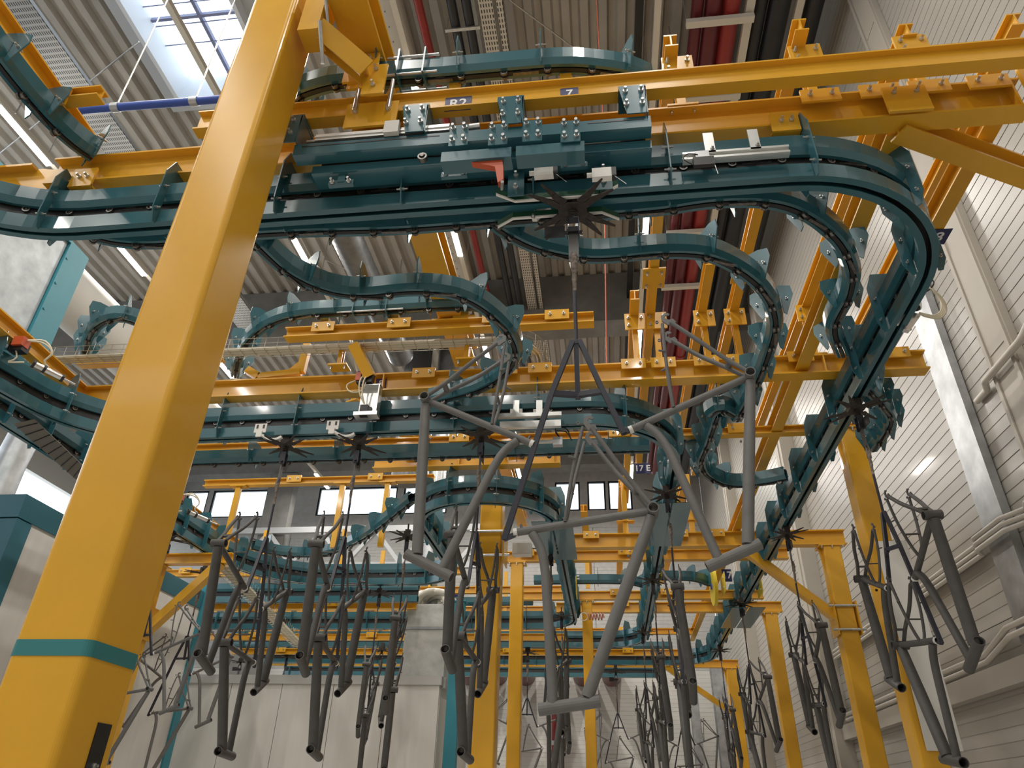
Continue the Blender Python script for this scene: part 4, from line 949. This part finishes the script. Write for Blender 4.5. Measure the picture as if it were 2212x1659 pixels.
# ================================================================== roof services
def yrun(name, x, z, r, y0, y1, m, label, cat, n=14, bends=()):
    return MB().tube([(x, y0, z), (x, y1, z)], r, n).build(name, m, label=label, cat=cat)
for x, r, m_, lab in ((1.33, .07, RED, 'left dark red sprinkler pipe'), (1.505, .096, RED, 'middle dark red sprinkler pipe'), (1.705, .100, RED2, 'bright red sprinkler pipe')):
    s = thing('sprinkler_pipe', (x, 8, 9.42-r), lab + ' running back under the roof', 'pipe', 'red sprinkler pipes under the roof')
    MB().tube([(x, 2.0, 9.42), (x, 17.5, 9.42)], r, 18).build('pipe_body', m_, s)
    fl = MB().cyl((0,-.04,0), (0,.04,0), r*1.16, 18).mesh('coupling', m_)
    for y in (6.9, 8.6, 11.9, 14): part('coupling', fl, s, Matrix.Translation((x, y, 9.42)))
for x, r, lab in ((2.025, .078, 'slim'), (2.235, .122, 'thick'), (2.62, .10, 'wall side')):
    s = thing('lagged_pipe', (x, 8, 9.3), 'black %s lagged pipe under the roof by the right wall' % lab, 'pipe', 'black lagged pipes under the roof')
    MB().tube([(x, 2.0, 9.42), (x, 17.5, 9.42)], r, 18).build('pipe_body', LAG, s)
    cf = MB().cyl((0,-.12,0), (0,.12,0), r*1.07, 18).mesh('lagging_cuff', LAG)
    for y in (4.2, 7.4, 9.3, 12.5): part('lagging_cuff', cf, s, Matrix.Translation((x, y, 9.42)))
for x, w, lab in ((1.90, .09, 'between the red and black pipes'), (2.44, .08, 'between the two rightmost black pipes')):
    MB().span((x-w/2, 2, 9.33), (x+w/2, 17.5, 9.41)).build('cable_duct', TRUNK, label='cream cable duct ' + lab, cat='duct')
for i, y in enumerate((4.9, 5.9, 7.0, 8.3, 9.6, 12.2, 14.2)):
    s = thing('pipe_support', (1.65, y, 9.23), 'cream cross rail carrying the red pipes, %s from the front' % ORD[i], 'rail', 'pipe support rails')
    MB().span((1.20, y-.04, 9.23), (1.94, y+.04, 9.30)).build('rail', TRUNK, s)
    for x in (1.21, 1.93): MB().cyl((x, y, 9.30), (x, y, ZR), .008, 6).build('hanger_rod', ZINC, s)
MB().span((.70, 2, 10.15), (.80, 17.5, 10.25)).build('busbar', LAG, label='flat black busbar beside the right light trunking', cat='busbar')
s = thing('textile_duct', (-2.42, 8, 9.9), 'wide cream textile air duct with nozzle rows under the roof', 'duct')
MB().tube([(-2.42, 1.5, 10.2), (-2.42, 11.0, 10.2)], .25, 24).build('duct_body', TEXT, s)
noz = MB().cyl((0,0,0), (0,0,-.012), .010, 6).mesh('nozzle', mat('nozzle_grey', (.25,.24,.22), .6))
for i in range(34):
    for a in (-15, 15): part('nozzle', noz, s, Matrix.Translation((-2.42, 3.6+i*.2, 10.2)) @ Matrix.Rotation(math.radians(a), 4, 'Y') @ Matrix.Translation((0,0,-.25)))
MB().tube([(-1.93, 1.5, 10.0), (-1.93, 13, 10.0)], .055, 12).build('sprinkler_pipe', RED2, label='thin bright red pipe right of the textile duct', cat='pipe', group='red sprinkler pipes under the roof')
for x, lab in ((-1.53, 'left'), (-1.35, 'right')):
    s = thing('refrigerant_pipe', (x, 8, 9.95), 'thin black insulated pipe of the pair in mid ceiling, ' + lab, 'pipe', 'black pipe pair')
    MB().tube([(x, 1.5, 10.0), (x, 13, 10.0)], .06, 12).build('pipe_body', LAG, s)
for i, y in enumerate((5.1, 8.1, 11.0)):
    s = thing('pipe_bracket', (-1.44, y, 9.92), 'zinc cross bracket under the black pipe pair, %s' % ('front', 'middle', 'rear')[i], 'bracket', 'pipe pair brackets')
    MB().span((-1.66, y-.02, 9.91), (-1.22, y+.02, 9.935)).build('rail', ZINC, s)
    for x in (-1.64, -1.24): MB().cyl((x, y, 9.935), (x, y, ZR), .006, 6).build('hanger_rod', ZINC, s)
def perf_mat(name, col, sx, sy):
    m = mat(name, col, .45, .4); nt = m.node_tree; b = nt.nodes['Principled BSDF']
    tc = nt.nodes.new('ShaderNodeTexCoord'); mp = nt.nodes.new('ShaderNodeMapping'); mp.inputs['Scale'].default_value = (sx, sy, 1)
    nt.links.new(tc.outputs['Object'], mp.inputs[0]); sp = nt.nodes.new('ShaderNodeSeparateXYZ'); nt.links.new(mp.outputs[0], sp.inputs[0])
    fs = []
    for k, th in ((0, .42), (1, .62)):
        f = nt.nodes.new('ShaderNodeMath'); f.operation = 'FRACT'; nt.links.new(sp.outputs[k], f.inputs[0])
        g = nt.nodes.new('ShaderNodeMath'); g.operation = 'LESS_THAN'; g.inputs[1].default_value = th; nt.links.new(f.outputs[0], g.inputs[0]); fs.append(g)
    mu_ = nt.nodes.new('ShaderNodeMath'); mu_.operation = 'MULTIPLY'; nt.links.new(fs[0].outputs[0], mu_.inputs[0]); nt.links.new(fs[1].outputs[0], mu_.inputs[1])
    mx = nt.nodes.new('ShaderNodeMix'); mx.data_type = 'RGBA'; nt.links.new(mu_.outputs[0], mx.inputs[0]); mx.inputs[6].default_value = (*col, 1); mx.inputs[7].default_value = (.05,.05,.05, 1)
    nt.links.new(mx.outputs[2], b.inputs['Base Color']); return m
def tray(x0, x1, z, y0, y1, m, label):
    t = MB(); t.span((x0, y0, z), (x1, y1, z+.003)); t.span((x0, y0, z), (x0+.003, y1, z+.06)); t.span((x1-.003, y0, z), (x1, y1, z+.06))
    return t.build('cable_tray', m, label=label, cat='cable tray', group='perforated cable trays under the roof')
tray(-1.21, -1.03, 10.0, 2, 13, perf_mat('perforated_cream', (.55,.52,.46), 30, 14), 'wide cream perforated cable tray in mid ceiling')
tray(-.99, -.91, 10.0, 2, 13, bpy.data.materials['perforated_cream'], 'narrow cream perforated cable tray in mid ceiling')
tray(-7.0, -6.50, 9.75, 1, 10.9, perf_mat('perforated_zinc', (.40,.41,.42), 34, 13), 'broad perforated zinc cable tray left of the skylight')
SPG = mat('dull_spiral_zinc', (.20,.205,.21), .35, .7, noise=.2, nscale=5)
def spiral(x, z, r, y0, y1, label):
    m = MB(); n = int((y1-y0)/.06); pts = []; rr = []
    for i in range(n+1): pts.append((x, y0+(y1-y0)*i/n, z)); rr.append(r*(1.0 if i % 2 else .94))
    return m.tube(pts, rr, 20).build('spiral_duct', SPG, label=label, cat='duct', group='spiral ducts')
spiral(-3.62, 9.0, .24, 6.6, 10.9, 'ribbed silver spiral duct hanging left of centre')
MB().tube([(-3.05, 12.2, 5.0), (-3.05, 12.2, ZR-.005)], .18, 18).build('riser_duct', GALV, label='silver vertical duct behind the teal arch', cat='duct')
for i_, y_ in enumerate((7.2, 10.2)): MB().cyl((-3.62, y_, 9.24), (-3.62, y_, ZR), .01, 6).build('suspension_rod', ZINC, label='%s thin rod holding the spiral duct' % ('front', 'rear')[i_], cat='rod', group='spiral duct rods')
MB().tube([(-3.55, 11.85, 6.8), (-3.55, 11.85, ZR-.005)], .27, 20).build('riser_duct', mat('dark_duct', (.10,.105,.11), .35, .6), label='smooth dark vertical duct behind the spiral duct', cat='duct')
MB().tube([P(160, 575, Z=8.0)+V(-.5,-1.4,0), P(150, 640, Z=8.0)+V(0,0,0), P(300, 775, Z=8.0)+V(0,2.5,0)], .42, 28).build('air_duct', TEXT, label='big white round air duct behind the teal trimmed box', cat='duct')
MB().tube([P(520, 211, Z=6.0), P(160, 239, Z=6.0)], .030, 12).build('compressed_air_pipe', BLUE, label='blue pipe crossing behind the thick column', cat='pipe')
for i_, p_ in enumerate((P(250, 232, Z=6.0), P(420, 219, Z=6.0))):
    MB().cyl(p_+V(0,0,.03), V(p_.x, p_.y, ZR), .006, 5).build('suspension_rod', ZINC, label='%s thin rod holding the blue pipe' % ('left', 'right')[i_], cat='rod', group='blue pipe rods')
    MB().cyl(p_+V(-.03,0,0), p_+V(.03,0,0), .036, 12).build('pipe_clip', GALV, label='%s metal clip round the blue pipe' % ('left', 'right')[i_], cat='clip', group='blue pipe clips')
MB().tube([P(22, 1000, Y=7.6)+V(.14,0,1.3), P(22, 1000, Y=7.6), P(22, 1000, Y=7.6)+V(0,0,-1.2)], .19, 18).build('exhaust_duct', GALV, label='silver vertical duct at the left edge', cat='duct')
MB().tube([(.05, 3.2, ZR), (.18, 4.0, 9.6), (.22, 5.2, 8.0), (.12, 5.4, 5.0)], .006, 6).build('cable', ORANGE, label='thin orange cable hanging from the roof', cat='cable')
for i, (a, b) in enumerate((((1100,0), (1330,170)), ((700,560), (1000,700)), ((0,330), (300,90)))):
    MB().tube([P(*a, Z=10.4), P(*b, Z=10.4)], .012, 6).build('bracing_rod', ZINC, label='thin diagonal steel bracing rod under the roof, %s' % ('right of the trays', 'by the spiral duct', 'left of the skylight')[i], cat='rod')
for i, (x, y) in enumerate(((-5.9,7.2), (-6.9,7.8), (-7.3,5.2), (-5.4,8.0), (.05,6.4), (.3,7.0))):
    MB().cyl((x, y, 9.2), (x, y, ZR), .01, 5).build('suspension_rod', ZINC, label='thin steel suspension rod below the deck, %s counting from left front' % ORD[i], cat='rod', group='loose suspension rods')
# ================================================================== booths and boxes
hb = thing('oven_box', (-6.0, 3.0, 4.9), 'raised box of grey zinc sheets with bright teal corner trim', 'box')
zt, zb0 = 6.22, 5.0
n = 4
for k in range(n):
    y0 = 1.0 + k*.90; MB().span((-6.9, y0, zb0), (-5.0, y0+.893, zt)).build('sheet_panel', GREYP, hb)
MB().span((-6.9, 4.60, zb0-.02), (-4.97, 4.86, zt+.03)).build('corner_trim', TEALB, hb)
MB().span((-5.02, 1.0, zt), (-4.97, 4.6, zt+.05)).build('top_trim', TEALB, hb)
bt = MB().cyl((0,0,0), (.008,0,0), .012, 8).mesh('rivet', TEALB)
for k in range(4): part('rivet', bt, hb, Matrix.Translation((-4.97, 4.63, zb0+.15+k*.3)))
ba = thing('booth', (-7, 7, 0), 'white panelled spray booth with teal edges on the left', 'booth')
MB().span((-9.5, 5.6, 0), (-5.3, 8.99, 3.95)).build('core', BOOTH, ba)
for k in range(3): MB().span((-5.299, 5.75+k*1.07, .05), (-5.265, 5.75+k*1.07+1.06, 3.8)).build('side_panel', BOOTH, ba)
for k in range(3): MB().span((-5.45-k*1.3-1.29, 5.565, .05), (-5.45-k*1.3, 5.599, 3.8)).build('front_panel', BOOTH, ba)
TB = mat('booth_teal_edge', (.022, .125, .165), .45)
MB().span((-5.45, 5.56, 0), (-5.255, 5.75, 3.79)).build('corner_post', TB, ba)
MB().span((-5.40, 8.93, 0), (-5.24, 9.08, 4.1)).build('corner_post', TEALB, ba)
MB().span((-9.5, 5.55, 3.8), (-5.25, 5.66, 4.02)).build('top_edge', TB, ba)
MB().span((-5.36, 5.661, 3.8), (-5.25, 8.92, 4.02)).build('top_edge', TB, ba)
bb = thing('booth', (-3.9, 10.8, 0), 'low white panelled booth below the far tracks', 'booth')
MB().span((-5.75, 9.84, 0), (-2.16, 12.0, 3.10)).build('core', BOOTH, bb)
for k in range(5): MB().span((-5.75+k*.718, 9.8, 0), (-5.75+k*.718+.710, 9.839, 3.02)).build('front_panel', BOOTH, bb)
MB().span((-5.77, 9.78, 3.02), (-2.14, 9.90, 3.13)).build('top_edge', mat('booth_cap', (.45,.44,.42), .5), bb)
MB().span((-2.16, 9.901, 3.0), (-2.11, 12.0, 3.13)).build('top_edge', bpy.data.materials['booth_cap'], bb)
db = thing('duct_box', (-2.42, 10.2, 3.13), 'shiny film wrapped metal duct box standing on the low booth', 'duct box')
MB().span((-2.74, 9.92, 3.13), (-2.15, 10.5, 3.75)).build('lower_section', FILM, db)
MB().span((-2.75, 9.91, 3.752), (-2.14, 10.51, 3.79)).build('flange', GALV, db)
MB().span((-2.74, 9.92, 3.792), (-2.15, 10.5, 4.10)).build('upper_section', FILM, db)
WRAP = mat('plastic_wrap', (.58,.56,.48), .35, noise=.15, bump=.9, bscale=14, coat=.4)
for k in range(6): MB().tube([V(-2.44+.10*math.sin(k)+(.27-.01*k)*math.cos(t), 10.15+.22*math.cos(t*1.0+k), 4.10+(.20-.012*k)*math.sin(t)) for t in np.linspace(0, math.pi, 14)], .05, 8).build('plastic_wrap', WRAP, db)
tp = thing('teal_post', (-1.98, 9.9, 0), 'slim teal post beside the duct box', 'post'); MB().span((-2.06, 9.8, 0), (-1.90, 9.92, 4.1)).build('post_body', TEALB, tp)
MB().span((-2.08, 9.78, 4.1), (-1.88, 9.94, 4.12)).build('cap', TEALB, tp)
bd = thing('blue_drum', (-2.4, 10.9, 3.1), 'small dark drum with bright blue lid behind the duct box', 'drum')
MB().cyl((-2.32, 10.85, 3.10), (-2.32, 10.85, 4.32), .15, 18).build('drum_body', mat('drum_grey', (.06,.075,.10), .5), bd)
MB().cyl((-2.32, 10.85, 4.32), (-2.32, 10.85, 4.46), .155, 18).build('lid', mat('lid_blue', (.01,.04,.30), .4), bd)
# teal drip plates with yellow strips on the lanes
for i, (x, y, w, lab) in enumerate(((-.44, 6.85, .34, 'lane after the arch'), (.63, 6.45, .30, 'middle lane'), (1.83, 9.95, .36, 'right wall lane'))):
    s = thing('drip_plate', (x, y, 3.95), 'pair of flat teal plates under the ' + lab, 'plate', 'teal drip plates')
    for e in (-1, 1): MB().box((x+e*(w*.27+.008), y, 3.93 if i != 2 else 3.90), (w*.54, 1.15, .006)).build('plate', TEAL, s)
for i, (x, y) in enumerate(((-.33, 9.3), (.72, 6.4), (.70, 8.6), (1.52, 9.2), (1.98, 9.3))):
    s = thing('hazard_plate', (x, y, 4.0), 'bright yellow bolted strip at a lane edge, %s from the left' % ORD[i], 'plate', 'bright yellow strips on the lanes')
    MB().box((x, y, 4.14), (.012, .30, .22)).build('strip', YSIGN, s)
    for z in (4.08, 4.2): MB().bolt((x-.006, y-.1, z), (-1,0,0), .01, .012).build('bolt', ZINC, s)
for i, (x, y) in enumerate(((1.47, 9.55), (1.56, 9.55))):
    pass
wc = thing('warning_disc', (1.42, 9.3, 4.1), 'yellow round guard disc beside the right wall lane sign', 'guard'); MB().cyl((1.40, 9.35, 4.16), (1.44, 9.35, 4.16), .24, 24).build('disc', YSIGN, wc); MB().cyl((1.385, 9.35, 4.16), (1.40, 9.35, 4.16), .04, 12).build('hub', BLUE, wc)
cl = thing('coiled_hose', (-.1, 8.4, 4.1), 'coiled orange and white air hose on a yellow beam', 'hose')
c = P(1265, 1332, Y=8.465)
MB().tube([c+V(.02+.012*t, .03*math.cos(t*2.2), .035*math.sin(t*2.2)) for t in np.linspace(0, 16, 110)], .007, 5).build('coil', mat('hose_orange', (.5,.2,.12), .5), cl)
MB().tube([c+V(-.02+.045*math.cos(t), 0, .045*math.sin(t)) for t in np.linspace(0, 6.28, 20)], .005, 5).build('loop', WHITE, cl)
jb = thing('white_cabinet', P(1135, 1190, Y=6.95), 'small white cabinet beside the broad centre column', 'cabinet')
c = P(1128, 1188, Y=6.95); MB().box(c, (.19, .10, .12)).build('body', WHITE, jb); MB().box(c+V(0,-.052,0), (.17, .006, .10)).build('door', mat('cabinet_door', (.62,.61,.58), .5), jb)
# red risers and rail on the back wall, far columns
s = thing('red_riser', (-1.35, 19.8, 0), 'thin red riser pipe on the far wall', 'pipe'); MB().tube([(-1.35, 19.85, 0), (-1.35, 19.85, 4.6)], .06, 10).build('pipe_body', RED2, s); MB().cyl((-1.35, 19.85, 3.1), (-1.35, 19.85, 3.2), .08, 10).build('coupling', ZINC, s)
for i in range(6):
    x = -3.6+i*.75; MB().tube([(x, 16.6, 4.75), (x, 19.999, 4.75)], .26, 16).build('red_duct', RED, label='thick dark red pipe end in the far background, %s from the left' % ORD[i], cat='pipe', group='far dark red pipes')
MB().span((-4, 19.7, 2.1), (2.3, 19.95, 2.45)).build('white_rail', WHITE, label='white horizontal box rail on the far wall', cat='rail')
for i, (x, y, w) in enumerate(((2.45, 17.2, .32), (2.05, 18.6, .24))):
    m = MB(); m.ibeam((x, y, 0), (x, y, 4.9), w, w*.8, up=(0,1,0)); m.build('steel_upright', GALV, label='galvanised upright in the far right corner, %s' % ('nearer', 'farther')[i], cat='post', group='galvanised corner uprights')
# pale lattice truss and dark columns in front of the far windows
tr = thing('lattice_truss', (-6.5, 17.2, 7.0), 'pale grey lattice truss in front of the far windows', 'truss')
LAT = mat('truss_grey', (.42,.43,.44), .5)
for z in (7.05, 8.05): MB().bar((-11.5, 17.72, z), (-2.5, 17.72, z), .14, .16).build('chord', LAT, tr)
for k in range(6):
    x = -11.2+k*1.5
    for e in (0, 1): MB().bar((x+e*.75, 17.72, 7.1 if e == 0 else 8.0), (x+.75+e*.75, 17.72, 8.0 if e == 0 else 7.1), .10, .10, up=(0,1,0)).build('web_member', LAT, tr)
for i, x in enumerate((-8.95, -13.0, -12.2)):
    MB().span((x-.38 if i == 0 else x-.12, 17.8, 0), (x+.38 if i == 0 else x+.12, 18.1, 9.8)).build('far_column', GIRD, label='dark far column before the windows, %s' % ('broad', 'left slim', 'right slim')[i], cat='column', group='dark far columns')
bk = thing('cable_basket', (-3.9, 7.4, 3.95), 'wire mesh cable basket slanting below the third track', 'cable tray')
a = P(480, 1225, Z=3.95); b = P(650, 1400, Z=3.95); d, sd, uu = basis(b-a)
m = MB()
for k in range(5): m.tube([a+sd*(-.12+k*.06), b+sd*(-.12+k*.06)], .004, 4, smooth=False)
m.build('long_wires', WIRE, bk, kind='stuff')
u = MB().tube([(0,-.12,.08), (0,-.12,0), (0,.12,0), (0,.12,.08)], .004, 4, smooth=False).mesh('hoop_wire', WIRE)
for k in range(int((b-a).length/.12)): part('hoop_wire', u, bk, frame_mat(a+d*(.06+k*.12), d, sd, uu))
MB().bar(a+V(0,0,.02), b+V(0,0,.02), .16, .02).build('cable', CREAM, bk)
ms = thing('guard_mesh', (-4.0, 4.6, 4.0), 'wire guard mesh panel under the left track junction', 'guard')
q = [P(x, y, Z=3.97) for x, y in ((30, 915), (75, 905), (185, 1010), (165, 1035))]
MB().add([tuple(p) for p in q] + [tuple(p+V(0,0,-.006)) for p in q], [(0,1,2,3), (7,6,5,4), (0,4,5,1), (1,5,6,2), (2,6,7,3), (3,7,4,0)]).build('sheet', mat('brown_guard', (.13,.115,.095), .6), ms)
for k in range(9):
    t = (k+.5)/9; MB().bar(q[0].lerp(q[3], t)+V(0,0,-.01), q[1].lerp(q[2], t)+V(0,0,-.01), .006, .006).build('mesh_wire', DARK, ms)

# stands and expansion joints of the upper chain loops
def stand(px_, z, zlow, label, y=None):
    c = P(*px_, Z=z); s = thing('loop_stand', (c.x, c.y, zlow), label, 'bracket', 'yellow stands under the upper chain loops')
    MB().box((c.x, c.y, (z+zlow)/2), (.06, .05, z-zlow)).build('upright', YEL, s); MB().box((c.x, c.y, zlow+.02), (.17, .07, .04)).build('foot', YEL, s)
for i, (a, b) in enumerate(((985, 178), (1222, 158))): stand((a, b), 4.84, 4.64, '%s yellow stand between the sign beam and the high chain loop' % ('left', 'right')[i])
for i, (a, b) in enumerate(((705, 690), (855, 683), (1005, 672))): stand((a, b), 4.90, 4.795, '%s yellow stand below the chain loop over the cable basket' % ('left', 'middle', 'right')[i])
def joint(px0, px1, z, label):
    a = P(*px0, Z=z); b = P(*px1, Z=z); s = thing('expansion_joint', (a+b)/2, label, 'expansion joint', 'chain loop expansion joints')
    d, sd, uu = basis(b-a)
    for t in (.25, .75):
        MB().box(a.lerp(b, t), (.008, .26, .20), (d, sd, uu)).build('end_plate', TEAL, s)
    for e in (-.10, .10):
        for h in (-.07, .07): MB().cyl(a+sd*e+uu*h, b+sd*e+uu*h, .007, 8).build('guide_rod', ZINC, s)
joint((845, 182), (955, 172), 4.86, 'silver rod expansion joint of the high loop above the R2 beam')
joint((740, 676), (880, 668), 4.93, 'silver rod expansion joint of the loop over the cable basket')
